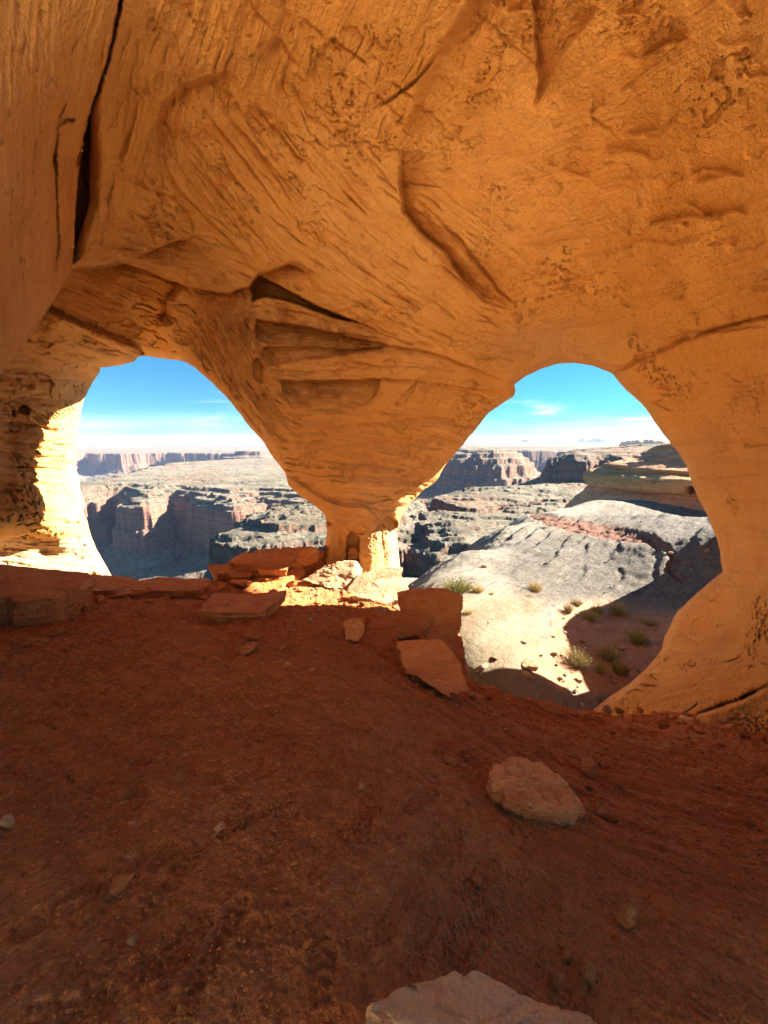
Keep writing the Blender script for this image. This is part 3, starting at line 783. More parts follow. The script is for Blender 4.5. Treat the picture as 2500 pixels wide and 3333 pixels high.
# split the shell into its bodies
cell = lambda a: np.stack([a[:-1, :-1], a[1:, :-1], a[1:, 1:], a[:-1, 1:]], -1).reshape(-1, 4)
faces = grid_faces(nr, nc)
ok = cell(keep).all(1)
cpx, cpy = cell(PX).mean(1), cell(PY).mean(1)
ok &= ~((cpy > 742) & (cpx > -25) & (cpx < 800))
ok &= ~((cpy > 640) & (cpx < 330) & (cpx > -25))
ok &= ~((cpy > 640) & (cpx > 315) & (cpx < 430))
cw = which.reshape(-1)[faces].min(1); cwm = np.median(which.reshape(-1)[faces], axis=1)
PILLAR = [(178,284),(208,290),(230,292),(250,287),(258,276),(280,268),(306,273),(330,290),(367,325),(420,345),(470,362),(516,384),(520,398),(460,470),(420,520),(420,660),(300,660),(300,520),(240,440),(190,380),(150,330),(165,300)]
RIGHTJ = [(606,366),(650,356),(700,336),(768,319),(2000,200),(2000,1300),(560,1300),(560,745),(600,700),(650,560)]
# finer pieces come first
reg = np.zeros(len(faces), int)
reg[inside(cpx, cpy, RIGHTJ)] = 2
reg[inside(cpx, cpy, PILLAR) & (cwm != 1)] = 1
reg[(cwm == 2)] = 3
reg[(cwm == 1) & (cpy > 300 + (cpx - 30) * .45)] = 4
reg[(cpx < -22) & (cpy > 380) & (reg == 0)] = 4
Vf, Nf = Vg.reshape(-1, 3), Nn.reshape(-1, 3)
SHELL = [('cave_ceiling', None), ('sandstone_pillar', ('orange sandstone pillar, wide cone above a narrow neck, standing between the two openings', 'rock pillar')),
         ('rock_wall', ('smooth orange rock wall curving down beside the right opening', 'rock wall')),
         ('rock_wall', ('dark overhanging rock wall at the upper left behind a long black crack', 'rock wall')),
         ('rock_wall', ('layered rock wall with jutting ledges and pale base beside the left opening', 'rock wall'))]
# thickness of the rock behind each rim: the boundary runs on outwards and away
edges = np.concatenate([faces[ok][:, [0, 1]], faces[ok][:, [1, 2]], faces[ok][:, [2, 3]], faces[ok][:, [3, 0]]])
ereg = np.tile(reg[ok], 4)
key = np.sort(edges, 1); kk = key[:, 0].astype(np.int64) * (nr * nc) + key[:, 1]
uq, inv, cnt = np.unique(kk, return_inverse=True, return_counts=True)
bd = cnt[inv] == 1
be, br = edges[bd], ereg[bd]
fx, fy = PX.reshape(-1), PY.reshape(-1)
inner = (fx[be] > -15).all(1) & (fx[be] < 785).all(1) & (fy[be] > 0).all(1) & (fy[be] < 742).all(1)
be, br = be[inner], br[inner]
bv = np.unique(be)
bm = np.full(nr * nc, -1); bm[bv] = np.arange(len(bv))
inw = np.zeros((len(bv), 2))
for poly in (HOLE_L, HOLE_R):
    q = np.stack([fx[bv], fy[bv]], -1)
    d = ((q[:, None] - poly[None]) ** 2).sum(-1); k = d.argmin(1); near = np.sqrt(d.min(1)) < 4
    tg = np.roll(poly, -3, 0) - np.roll(poly, 3, 0); tg /= np.linalg.norm(tg, axis=1)[:, None] + 1e-9
    nrm = np.stack([tg[:, 1], -tg[:, 0]], -1)[k]
    a = sum(poly[i][0] * poly[(i + 1) % len(poly)][1] - poly[(i + 1) % len(poly)][0] * poly[i][1] for i in range(len(poly)))
    inw[near] = (nrm * (1 if a > 0 else -1))[near]
rings = [(1.0, .08), (2.2, .2), (4.0, .4), (6.0, .65), (9.0, 1.0), (12.0, 1.4)]
bt = T.reshape(-1)[bv]
isR = (fx[bv] > 590) & (fy[bv] > 360)
ringv = []
kd_ = np.where(isR, .75, 1.0) + 1.9 * np.exp(-((fx[bv] - 575) / 60) ** 2) * (fy[bv] < 400) - .35 * ((fx[bv] > 190) & (fx[bv] < 335) & (fy[bv] > 362))
for o_, dt in rings:
    k_ = np.where(isR, 2.2, 1.0)
    pq = at(fx[bv] + inw[:, 0] * o_ * k_, fy[bv] + inw[:, 1] * o_ * k_, bt + dt * kd_)
    pq = pq + 0.05 * min(1, dt) * np.stack([fbm(pq / .5 + s, 3) for s in (0, 20, 40)], -1)
    ringv.append(pq)
for k in range(5):
    f = faces[ok & (reg == k)]
    used, ff = compact(Vf, f)
    vv, nn = Vf[used], Nf[used]
    e = be[br == k]
    allf = [ff]; at_ = {'lam': lamc.reshape(-1)[used], 'stain_shade': stain_shade.reshape(-1)[used], 'pale': pale.reshape(-1)[used]}
    if len(e):
        m = np.full(nr * nc, -1); m[used] = np.arange(len(used))
        ev = np.unique(e); em = np.full(nr * nc, -1); em[ev] = np.arange(len(ev)); n0 = len(used); ne = len(ev)
        idx = bm[ev]
        prev = m
        for r_ in range(len(rings)):
            cur = np.where(em >= 0, n0 + r_ * ne + em, -1)
            allf.append(np.stack([prev[e[:, 1]], prev[e[:, 0]], cur[e[:, 0]], cur[e[:, 1]]], -1)); prev = cur
        vv = np.concatenate([vv] + [q[idx] for q in ringv])
        for an in at_:
            b_ = {'lam': lamc, 'stain_shade': stain_shade, 'pale': pale}[an].reshape(-1)[ev]
            at_[an] = np.concatenate([at_[an]] + [b_] * len(rings))
    allf = np.concatenate(allf)
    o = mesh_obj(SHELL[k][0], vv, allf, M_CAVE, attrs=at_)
    if k == 0: tag(o, kind='structure')
    else: tag(o, *SHELL[k][1])
    if k == 0: ceiling_obj = o

# unseen rest of the roof, its back left open to let bounce light in
def unseen_roof_back():
    # boundary of the sculpted shell: left side up, along the top, right side down
    Lc = Vg[::-1, 0]; Tc = Vg[0]; Rc = Vg[:, -1]
    bd = Tc
    n = len(bd); rows = [bd]
    for s, dz in ((0.5, .0), (1.0, .1), (1.5, .2), (1.9, .4)):
        q = bd.copy()
        q[:, 1] -= s
        q[:, 2] = np.maximum(q[:, 2] - dz * np.clip((q[:, 2] - 2.0) / 4, 0, 1), 1.9)
        q = q + .15 * np.stack([fbm(q / 1.2 + c, 3) for c in (0, 11, 22)], -1)
        rows.append(q)
    v = np.concatenate(rows); f = grid_faces(len(rows), n)
    o = mesh_obj('unseen_cave_roof', v, f, M_CAVE, attrs={'lam': np.zeros(len(v)), 'stain_shade': np.zeros(len(v)), 'pale': np.zeros(len(v))})
    tag(o, kind='structure')
unseen_roof_back()

# ---------------------------------------------------------------- cave floor
FA = [(384,1010,1.14),(384,850,1.6),(384,750,2.3),(384,680,3.3),(384,640,4.6),(384,612,6.3),(384,597,7.4),(330,600,7.2),(250,600,6.8),(150,597,6.7),(110,583,7.6),(200,580,8.2),(280,575,8.4),
      (20,650,3.6),(100,605,5.8),(30,600,5.6),(10,900,1.4),(10,760,2.2),(200,700,2.9),(480,693,4.6),(430,650,5.2),(560,708,5.1),(520,699,4.85),(592,716,5.3),(700,728,4.6),(768,738,4.1),(768,850,2.1),(600,800,2.5),(768,1000,1.25),(600,950,1.4),
      (650,760,3.3),(900,760,3.2),(900,900,1.7),(-150,700,2.6),(-150,900,1.3),(-200,620,4.5)]
fa = np.array([at(a, b, c) for a, b, c in FA])
fa = np.concatenate([fa, [[0, 0, 0], [0, -2, -.25], [-2.5, 0, .1], [2.5, 0, -.35], [3, -2, -.6], [-3, -2, 0], [0, -4, -.9]]])
floor_h = tps(fa[:, :2], fa[:, 2], 1e-4)
def floor_z(x, y): return floor_h(x, y)
az = np.radians(np.concatenate([np.linspace(-88, -50, 14)[:-1], np.linspace(-50, 50, 600), np.linspace(50, 88, 14)[1:]]))
# radii chosen so that rows are about evenly spaced in the picture
rr = np.concatenate([[.25, .45], 1.6 / np.tan(np.radians(np.linspace(64, 10.6, 500)))])
AZ, RR = np.meshgrid(az, rr)
FX, FY = RR * np.sin(AZ), RR * np.cos(AZ)
FZ = floor_z(FX, FY)
edge = FZ.copy()
# outer rim: stop at the line where the floor gives way to the openings
RIM = np.array([at(a, b, c)[:2] for a, b, c in [(-300,600,4.2),(60,590,7.4),(105,577,8.6),(170,576,9.0),(260,570,9.2),(330,575,9.0),(400,594,8.2),(440,604,7.4),(463,625,6.6),(468,690,5.0),(520,696,5.0),(560,704,5.3),(592,712,5.5),(640,722,5.4),(700,722,5.2),(768,728,4.9),(960,740,4.0)]])
poly_floor = np.concatenate([RIM, [[6, -2.6], [-6, -2.6]]])
ins = inside(FX, FY, poly_floor)
q3 = np.stack([FX, FY, 0 * FX], -1)
# trampled sand: lumps, prints and run-off ripples
near_amp = np.clip(RR / 3.0, .55, 1.6)
ang_s = np.radians(-32)
su = FX * math.cos(ang_s) + FY * math.sin(ang_s); sv = -FX * math.sin(ang_s) + FY * math.cos(ang_s)
right = sstep(-.2, 1.2, FX + .25 * (FY - 2))
FZ = FZ + .05 * fbm(q3 / .7, 4) * near_amp
rip = fbm(np.stack([su / .9, sv / .11, FX * 0 + 2], -1) + .3 * fbm(q3 / .5 + 5, 2)[..., None], 4, .55)
FZ = FZ + (.25 + .75 * right) * .065 * near_amp * rip
lump = fbm(q3 / .16 + 3, 4, .6)
FZ = FZ + .036 * near_amp * lump * (1 - .5 * right)
clod = fbm(q3 / .055 + 8, 3, .6, ridged=False)
FZ = FZ + .011 * near_amp * sstep(.05, .5, clod) - .012 * near_amp * sstep(.1, .6, fbm(q3 / .04 + 15, 3))
FZ = FZ + .009 * near_amp * fbm(q3 / .022 + 40, 3, .65)
pr = np.random.default_rng(5)
def footprint(cx, cy, ang, L=.29, wd=.105, dep=.022, tread=1, lugs=9):
    global FZ
    m = (np.abs(FX - cx) < .3) & (np.abs(FY - cy) < .3)
    x, y = FX[m] - cx, FY[m] - cy
    ca, sa = math.cos(ang), math.sin(ang)
    u, v = (x * ca + y * sa) / L, (-x * sa + y * ca) / wd
    half = .5 * np.interp(u, [-.5, -.42, -.2, -.05, .2, .36, .46, .5], [.1, .66, .76, .62, .92, .9, .5, .1])
    s = sstep(.06, -.06, np.abs(v) - half) * (np.abs(u) < .5)
    br = 2 * math.pi * lugs
    if tread == 1: tr = sstep(-.1, .5, np.sin(u * br + 1.6 * np.cos(v * 9)))
    elif tread == 2: tr = sstep(-.1, .4, np.sin(u * br) * np.sin(v * 14 + 1.5 * np.round(u * lugs)))
    else: tr = sstep(-.2, .5, np.sin(u * br + np.abs(v) * 9))
    rim = np.exp(-((np.abs(v) - half - .12) / .10) ** 2) * (np.abs(u) < .56)
    FZ[m] += -dep * s + .5 * dep * s * tr + .35 * dep * rim
prints = [(205,905,.9,2),(175,875,1.4,1),(245,775,1.2,1),(236,815,1.5,3),(283,928,.1,2),(195,985,1.5,1),(220,940,1.3,1),(70,1012,.2,3),(140,865,.7,1),(180,700,1.1,1),(230,720,.8,2),(300,690,1.3,3),(350,720,.9,1),(420,800,.9,1),(440,850,.8,2),
          (400,745,.8,3),(330,850,1.1,1),(400,905,1.0,2),(480,880,.9,1),(540,900,.7,3),(130,745,1.4,2),(60,800,1.2,1),(90,720,1.4,3),(390,780,.9,2),(470,930,.8,1),(330,760,1.2,2),(280,835,1.3,1),(60,910,.9,2),(120,940,1.6,1)]
for k in range(22):
    prints.append((pr.uniform(10, 520), pr.uniform(655, 1010), pr.uniform(.5, 1.7), int(pr.integers(1, 4))))
for (a, b, g, tr) in prints:
    d = pixdir(a, b); t = 1.0
    for _ in range(12):
        p = CAM + d * t; t *= 1 + (floor_z(np.array([p[0]]), np.array([p[1]]))[0] - p[2]) / d[2] / t if True else 1
    footprint(p[0], p[1], g, L=pr.uniform(.25, .31), wd=pr.uniform(.09, .115), dep=pr.uniform(.006, .011), tread=tr, lugs=int(pr.integers(7, 12)))
dust = np.clip(.7 * np.exp(-(((FX + .9) / 1.6) ** 2 + ((FY - 7.6) / 1.3) ** 2)) + .3 * sstep(-.3, .3, fbm(q3 / .7 + 60, 3)) * sstep(2.2, 0.8, RR), 0, 1)
fv = np.stack([FX, FY, FZ], -1).reshape(-1, 3)
ff = grid_faces(*FX.shape)
okf = ins.reshape(-1)[ff].all(1)
ff = ff[okf][:, ::-1]
used, f2 = compact(fv, ff)
floor_o = mesh_obj('cave_floor', fv[used], f2, M_SAND, attrs={'dust': dust.reshape(-1)[used]})
tag(floor_o, kind='structure')
def on_floor(px, py):
    d = pixdir(px, py); t = 2.0
    for _ in range(30):
        p = CAM + d * t
        z = floor_z(np.array([p[0]]), np.array([p[1]]))[0]
        t += .7 * (z - p[2]) / d[2]
        t = float(np.clip(t, .6, 12))
    return CAM + d * t, t

# ---------------------------------------------------------------- slickrock bench outside the right opening
SA = [(470,650,6.7),(500,700,6.0),(540,692,6.6),(590,702,6.9),(640,692,7.3),(480,665,6.9),(520,640,8.2),(470,620,8.3),(425,602,9.0),(440,592,10),(500,600,10),(560,600,11),(600,640,9.6),(650,640,9.4),(600,612,11.2),(660,612,11),
      (640,670,8.2),(700,640,8.8),(720,600,10),(760,600,9),(680,580,12.5),(720,560,12.5),(800,560,11.0),(640,570,14),(580,575,14),(530,575,14),(480,575,13),(440,572,13.5),(418,582,12),
      (440,557,17),(480,536,23),(505,548,18),(540,545,18.5),(540,520,27),(560,502,38),(598,489.5,42),(600,520,25),(640,540,17.5),(680,540,15.2),(720,530,14.2),(650,512,24),(690,520,19),(760,532,12.8),(690,513,24),(760,519,16),(860,519,13),(860,560,10),
      (520,516,30),(575,512,30),(400,604,14),(425,600,20),(450,580,28),(490,560,36),(545,540,56),(590,525,72),(640,520,80),(720,520,70),(600,490.5,40),(620,496,37),(642,501,35.5),(672,504,34.5),(700,509,33.5),(735,512,33),(380,640,11),(330,690,11)]
sa = np.array([at(a, b, c) for a, b, c in SA])
sa = np.concatenate([sa, [[-3, 11, -3.4], [-8, 12, -4.3], [-14, 11, -4.5], [-3, 15, -6.5], [-10, 16, -7], [-25, 9, -8], [-12, 30, -26], [30, 10, -1.6], [45, 30, -2], [60, 60, -4], [14, 3, -4.0], [8, 1, -3.6], [7, 4.5, -3.8], [18, -6, -5], [1, 5.6, -3.6]]])  # first points: unseen ledge below the left opening, added to bounce light in
slick_h = tps(sa[:, :2], sa[:, 2], 3e-4)
az = np.arctan((np.concatenate([np.arange(-420, 380, 10), np.arange(380, 740, 1.25), np.arange(740, 1500, 12)]) - 384) / F / CP)
rr = np.concatenate([np.geomspace(3.2, 6, 30), np.geomspace(6.05, 14, 190), np.geomspace(14.1, 90, 230)])
AZ, RR = np.meshgrid(az, rr)
SX, SY = RR * np.sin(AZ), RR * np.cos(AZ)
SZ = slick_h(SX, SY)
SZ = np.maximum(SZ, -30)
pp = project(np.stack([SX, SY, SZ], -1)); spx, spy = pp[..., 0], pp[..., 1]
wv = 3 * fbm(np.stack([SX / 1.5, SY / 1.5, SX * 0], -1), 3)
front = np.abs(AZ) < 1.2
SANDY = [(548,640),(556,615),(575,603),(610,603),(650,612),(700,622),(700,645),(662,682),(640,690),(600,694),(560,690),(530,672),(520,655)]
ds, _, _ = poly_dist(spx + wv, spy + wv, SANDY); ii = inside(spx + wv, spy + wv, SANDY)
sandy = np.where(front, sstep(-7, 7, np.where(ii, ds, -ds)), 0)
SEAM = [(531,516),(548,520),(565,524),(590,528),(618,533),(645,540),(668,551),(673,560),(668,567),(672,574),(682,580)]
dse, pse, _ = poly_dist(spx + wv * .8, spy + wv * .8, SEAM, False)
wse = np.interp(pse, [0, .1, .45, .62, .75, 1], [2.0, 5.5, 8.0, 6.5, 3.2, 2.2])
seam = np.where(front, sstep(1.25, .7, dse / wse), 0)
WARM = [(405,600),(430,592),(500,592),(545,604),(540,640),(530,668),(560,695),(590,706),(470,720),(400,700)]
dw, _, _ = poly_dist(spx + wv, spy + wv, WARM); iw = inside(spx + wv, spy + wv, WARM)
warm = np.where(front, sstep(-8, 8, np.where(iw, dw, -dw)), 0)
LICH_SHADE = [(500,572),(520,540),(545,540),(590,512),(610,496),(700,496),(760,520),(760,600),(690,612),(610,600),(555,606),(520,600)]  # part of the slope where shade is painted in with the lichen
dlc, _, _ = poly_dist(spx + wv, spy + wv, LICH_SHADE); il = inside(spx + wv, spy + wv, LICH_SHADE)
lichen_shade = np.where(front, sstep(-12, 10, np.where(il, dlc, -dlc)), 0)
q = np.stack([SX, SY, SZ], -1)
sc_ = np.clip(RR / 14, .5, 3)
rel = .13 * sc_ * fbm(q / (3.2), 4) * (1 - .7 * sandy)
stp = fbm(np.stack([(SX * .8 + SY * .6) / 30 + .3, (SY * .8 - SX * .6) / 7, SX * 0 + 4], -1), 4, .5) * 3.0 + (SY * .8 - SX * .6) * .22
fr = stp * 2.2 - np.floor(stp * 2.2)
rel = rel + .05 * np.clip(sc_, .5, 1.6) * (sstep(.0, .12, fr) - fr) * (1 - sandy)                 # worn ledges of the bedding
rel = rel + (.045 * fbm(q / .6, 5, .6) + .03 * fbm(np.stack([SX / .6, SY / .6, SZ / .08], -1), 3)) * np.clip(sc_, .5, 1.3)
al_, ac_ = SX * .64 + SY * .77, SX * .77 - SY * .64
rib = fbm(np.stack([ac_ / 3.2, al_ / 30, SX * 0 + 6], -1), 4, .5)
rel = rel + .20 * np.clip((RR - 11) / 12, 0, 1.5) * (np.abs(rib) * 1.6 - .4) * (1 - sandy)
lg_ = (ac_ + 1.3 * fbm(q / 6 + 3, 3)) * .9
fr2 = lg_ - np.floor(lg_)
rel = rel + .10 * np.clip((RR - 8) / 10, .15, 1.6) * (sstep(0, .15, fr2) - fr2) * sstep(-.3, .2, fbm(q / 4 + 20, 3)) * (1 - sandy)
rel = rel + .035 * sandy * fbm(q / .35, 3)
rel = rel - seam * .10 * sc_ + seam * .16 * sc_ * np.clip(fbm(q / .45 + 9, 3, .7), 0, 1)
SZ = SZ + rel * (1 - .6 * sstep(24, 34, RR)) - 1.1 * sstep(24, 35, RR) * sstep(14, 19, SX)
# where the cave floor stands over the bench, keep the bench below it
near_f = inside(SX, SY, poly_floor)
SZ = np.where(near_f | (RR < 5), np.minimum(SZ, floor_z(SX, SY) - .9), SZ)
sv_ = np.stack([SX, SY, SZ], -1).reshape(-1, 3)
o = mesh_obj('slickrock_ground', sv_, grid_faces(*SX.shape)[:, ::-1], M_SLICK, attrs={'seam': seam, 'sandy': sandy, 'warm': warm, 'lichen_shade': lichen_shade})
tag(o, kind='structure')
def slick_at(px, py):
    """the point of the bench seen at a pixel"""
    d = pixdir(px, py); ts = np.geomspace(5.2, 85, 1500)
    p = CAM + d * ts[:, None]
    h = np.maximum(slick_h(p[:, 0], p[:, 1]), -30)
    k = np.argmax(p[:, 2] < h)
    return p[k], ts[k]

# the fin of rock that runs out beyond the right jamb and shades the hollow
def rock_fin():
    base = np.array([(9.6, 8.2), (10.3, 11.6), (12.4, 14.8), (14.9, 18.0), (18.4, 22.0), (23.5, 27.0), (31, 27), (32, 10), (20, 3), (10.5, 4.6)])
    ring = resample(base, .35)
    c = ring.mean(0); rows = []
    for f_, k in [(0, 1.06), (.25, 1.02), (.45, 1.0), (.6, 1.015), (.75, 1.0), (.88, .99), (.96, .97), (1.0, .92), (1.02, .75), (1.04, .4), (1.04, .02)]:
        q = c + (ring - c) * k
        zt = np.interp(q[:, 1], [7, 9, 11, 12.5, 14.5, 26], [.55, .7, .7, .0, -2.0, -2.0])
        p = np.stack([q[:, 0], q[:, 1], -7 + (zt + 7) * f_], -1)
        n = .45 * fbm(p / 2.2, 4) + .2 * fbm(np.stack([p[:, 0] / 3, p[:, 1] / 3, p[:, 2] / .4], -1), 3)
        d = (q - c) / (np.linalg.norm(q - c, axis=1)[:, None] + 1e-6)
        p[:, :2] += d * n[:, None] * min(1, k * 2); p[:, 2] += .5 * n * (k < .96)
        rows.append(np.concatenate([p, p[:1]]))
    v = np.concatenate(rows); nz = len(v)
    o = mesh_obj('rock_fin', v, grid_faces(len(rows), len(rows[0])), M_CAVE, attrs={'lam': np.zeros(nz), 'stain_shade': np.zeros(nz), 'pale': np.zeros(nz)})
    tag(o, 'broad sandstone fin running out beside the hollow behind the right wall', 'rock fin')
rock_fin()

# ---------------------------------------------------------------- red knob beyond the bench, its top behind the right jamb
def knob():
    c = at(708, 470, 47.0); zc = 1.6
    prof = [(0.9, .3), (.35, 2.6), (.1, 3.9), (-.6, 5.4), (-1.5, 7.0), (-2.2, 8.8), (-2.8, 10.6), (-3.0, 10.9), (-3.1, 10.3), (-3.3, 11.2), (-3.7, 12.3), (-4.3, 12.8), (-5.0, 13.0), (-5.3, 12.5), (-5.5, 12.1), (-6.2, 12.8), (-7.5, 14.0), (-9.0, 15.0)]
    zz = np.array([a for a, b in prof])[::-1]; ra = np.array([b for a, b in prof])[::-1]
    Z = np.concatenate([np.linspace(-9, -6, 14)[:-1], np.linspace(-6, .9, 100)]); TH = np.linspace(0, 2 * math.pi, 330)
    TT, ZZ = np.meshgrid(TH, Z)
    R = np.interp(ZZ, zz, ra)
    dx, dy = np.cos(TT), np.sin(TT)
    P = np.stack([dx * R, dy * R, ZZ], -1)
    n = .9 * fbm(P / 5, 4) + .35 * fbm(np.stack([P[..., 0] / 3, P[..., 1] / 3, P[..., 2] / .45 + P[..., 0] * .06], -1), 4, .6) + .12 * fbm(P / .5, 3)
    R2 = R + n * np.clip(R / 6, .1, 1)
    # hollow weathered into its foot
    X, Y = c[0] + dx * R2, c[1] + dy * R2
    pr_ = project(np.stack([X, Y, zc + ZZ], -1))
    hd = np.exp(-(((pr_[..., 0] - 690) / 4.6) ** 2 + ((pr_[..., 1] - 491.5) / 3.6) ** 2) ** 2) * (dy < 0)
    R2 = R2 - 2.6 * hd
    v = np.stack([c[0] + dx * R2, c[1] + dy * R2, zc + ZZ + .25 * fbm(P / 4 + 9, 3)], -1)
    o = mesh_obj('rock_outcrop', v.reshape(-1, 3), grid_faces(*TT.shape), M_KNOB)
    tag(o, 'layered red and tan sandstone knob with a small dark hollow, above the grey slickrock', 'rock knob')
knob()

# ---------------------------------------------------------------- canyon country
def pl(lst): return [((a - 384) / F * t, t) for a, t in lst]
MESAS = [
 # outline (pixel column, metres away), top, profile of (distance out from rim, drop), warp sizes
 dict(p=pl([(-80,520),(0,450),(40,430),(66,402),(96,420),(110,452),(126,402),(148,366),(158,392),(170,436),(188,418),(203,372),(232,362),(246,380),(260,416),(282,404),(306,384),(332,400),(360,440),(410,560),(430,700),(420,1000),(390,1250),(300,1300),(230,1250),(165,1035),(120,720),(84,560),(30,620),(-60,800)]),
      top=-51, prof=[(-60,0),(-34,-.6),(-32,-3),(-20,-3.6),(-18,-6.5),(-8,-8),(-6.5,-11),(0,-13),(2.2,-34),(5,-36),(6.5,-54),(12,-57),(45,-72),(47,-77),(90,-90)], a=(26,70,8,16,2.2,4.5)),
 dict(p=pl([(430,800),(436,660),(455,610),(475,590),(500,585),(522,600),(533,660),(520,780),(490,900),(450,940)]),
      top=-13, prof=[(-60,1.5),(-40,-1),(-38,-4),(-26,-6),(-24,-11),(-12,-14),(-10,-20),(0,-24),(3,-38),(14,-42),(16,-52),(45,-62),(90,-72)], a=(22,60,7,14,2,4)),
 dict(p=pl([(480,1320),(540,1280),(600,1300),(700,1250),(800,1200),(1000,1500),(1200,9000),(460,9000),(440,1900)]),
      top=-24, prof=[(-120,2),(-60,0),(-30,-4),(0,-8),(6,-36),(20,-40),(24,-62),(90,-90)], a=(50,160,14,40,4,10)),
 dict(p=pl([(550,330),(556,306),(572,292),(596,296),(620,286),(700,280),(900,300),(900,700),(700,640),(600,560),(566,440)]),
      top=-7, prof=[(-70,3.5),(-40,1),(-20,-1.5),(-8,-4),(-2,-7),(0,-8),(1.2,-15),(3,-16.5),(4.5,-26),(14,-31),(60,-45)], a=(14,45,6,13,1.6,3.5)),
 dict(p=pl([(440,222),(448,196),(462,188),(482,186),(505,200),(560,215),(620,230),(640,300),(540,300),(470,270)]),
      top=-29, prof=[(-40,1),(-20,-.5),(-6,-2),(0,-3),(1.2,-9),(6,-11),(30,-22)], a=(9,30,4,9,1.2,2.5)),
 dict(p=pl([(392,150),(404,124),(436,112),(475,108),(560,120),(620,200),(540,215),(455,185),(405,190)]),
      top=-31, prof=[(-22,1),(-10,-.5),(-8.5,-2.5),(-3,-3.5),(0,-4.5),(1,-11),(4,-12),(5,-19),(20,-26),(50,-40)], a=(7,22,3,7,1,2.2)),
 dict(p=pl([(240,170),(222,150),(214,138),(232,128),(262,122),(300,126),(345,126),(400,120),(440,150),(420,230),(330,232),(280,205)]),
      top=-29, prof=[(-30,1.5),(-14,-.5),(-12.5,-2.5),(-4,-4),(0,-5),(1,-16),(3.5,-18),(4.5,-30),(20,-40),(60,-70)], a=(7,22,3,7,1,2.2)),
 dict(p=pl([(-300,1500),(0,1560),(60,1640),(90,1760),(130,1720),(170,1800),(215,1780),(260,1700),(330,1750),(420,1650),(500,2000),(900,2500),(900,30000),(-900,30000),(-900,1500)]),
      top=-46, prof=[(-200,3),(-60,0),(-20,-3),(0,-6),(8,-52),(24,-56),(30,-78),(130,-112)], a=(60,200,22,50,5,12)),
 dict(p=pl([(236,1430),(246,1400),(262,1395),(272,1430),(262,1470),(244,1470)]),
      top=-33, prof=[(-10,1),(0,-1),(3,-11),(6,-12),(50,-24)], a=(8,26,3,9,1,3)),
]
pxs = np.concatenate([np.arange(-160, 62, 8.0), np.arange(62, 336, .82), np.arange(336, 394, 2.6), np.arange(394, 640, .82), np.arange(640, 980, 7.0)])
az = np.arctan((pxs - 384) / F)
rr = np.concatenate([np.geomspace(84, 105, 20), np.geomspace(106, 235, 130), np.geomspace(237, 352, 56), np.geomspace(352.8, 440, 140), np.geomspace(442, 680, 84), np.geomspace(684, 1330, 72), np.geomspace(1336, 1900, 66), np.geomspace(1920, 30000, 46)])
AZ, RR = np.meshgrid(az, rr)
YY = RR; CX = RR * np.tan(AZ)
cq = np.stack([CX, YY, CX * 0], -1)
Z = -128 + 62 * sstep(-60, 120, CX) * sstep(1100, 500, YY) + 20 * sstep(700, 300, YY) * sstep(-260, -120, CX) * 0 - 30 * sstep(900, 1400, YY) + 5 * fbm(cq / 40, 5, .6)
Z = Z - 22 * sstep(160, 95, YY) * 0
RED = np.zeros_like(CX)
for k, M in enumerate(MESAS):
    P = np.asarray(M['p'], float)
    a1, l1, a2, l2, a3, l3 = M['a']
    out = max(q_[0] for q_ in M['prof'])
    ext = out + a1 * 1.5
    rsel = (YY[:, 0] > P[:, 1].min() - ext) & (YY[:, 0] < P[:, 1].max() + ext)
    if not rsel.any(): continue
    x, y = CX[rsel], YY[rsel]; qq = cq[rsel]
    s = a1 * fbm(qq / l1 + 7 * k, 3) + a2 * fbm(qq / l2 + 7 * k, 3, .6) + a3 * (np.abs(fbm(qq / (l3 * 2.2) + 7 * k, 4, .6)) * 2.0 - .5)
    d, _, _ = poly_dist(x, y, P); i = inside(x, y, P)
    sd = np.where(i, -d, d) + s
    pr_ = np.array(M['prof'], float)
    h = M['top'] + np.interp(sd, pr_[:, 0], pr_[:, 1], right=-400)
    # ledgy, gullied tops and slopes
    lg = fbm(qq / np.array([l1 * 1.3, l1 * .8, 1]) + 3, 5, .55) * 4.0
    stp = np.floor(lg) + sstep(.0, .18, lg - np.floor(lg))
    near_ = sstep(900, 300, y); mid_ = sstep(2500, 900, y)
    h = h + .9 * stp * mid_ + .35 * near_ * fbm(qq / 5 + 5, 4, .6) + .8 * mid_ * fbm(qq / 22 + 5, 3, .55) * (y > 200)
    up = h > Z[rsel]
    Z[rsel] = np.where(up, h, Z[rsel])
CV = np.stack([CX, YY, Z + 1.6], -1)
# skyline far away: low blue mesas and two spires, pale domes to the right
far = YY > 2500
Z2 = CV[..., 2]
lump = fbm(np.stack([CX / 2600, YY / 5200, CX * 0 + 3], -1), 4)
Z2 = Z2 + np.where(far, sstep(2500, 9000, YY) * (26 * np.round(lump * 4) / 4 + 12), 0)
CV[..., 2] = Z2
red = sstep(.0, .3, fbm(cq / 120 + 11, 3))
o = mesh_obj('canyon_terrain', CV.reshape(-1, 3), grid_faces(*CX.shape)[:, ::-1], M_CANYON, attrs={'red': red})
tag(o, kind='structure')

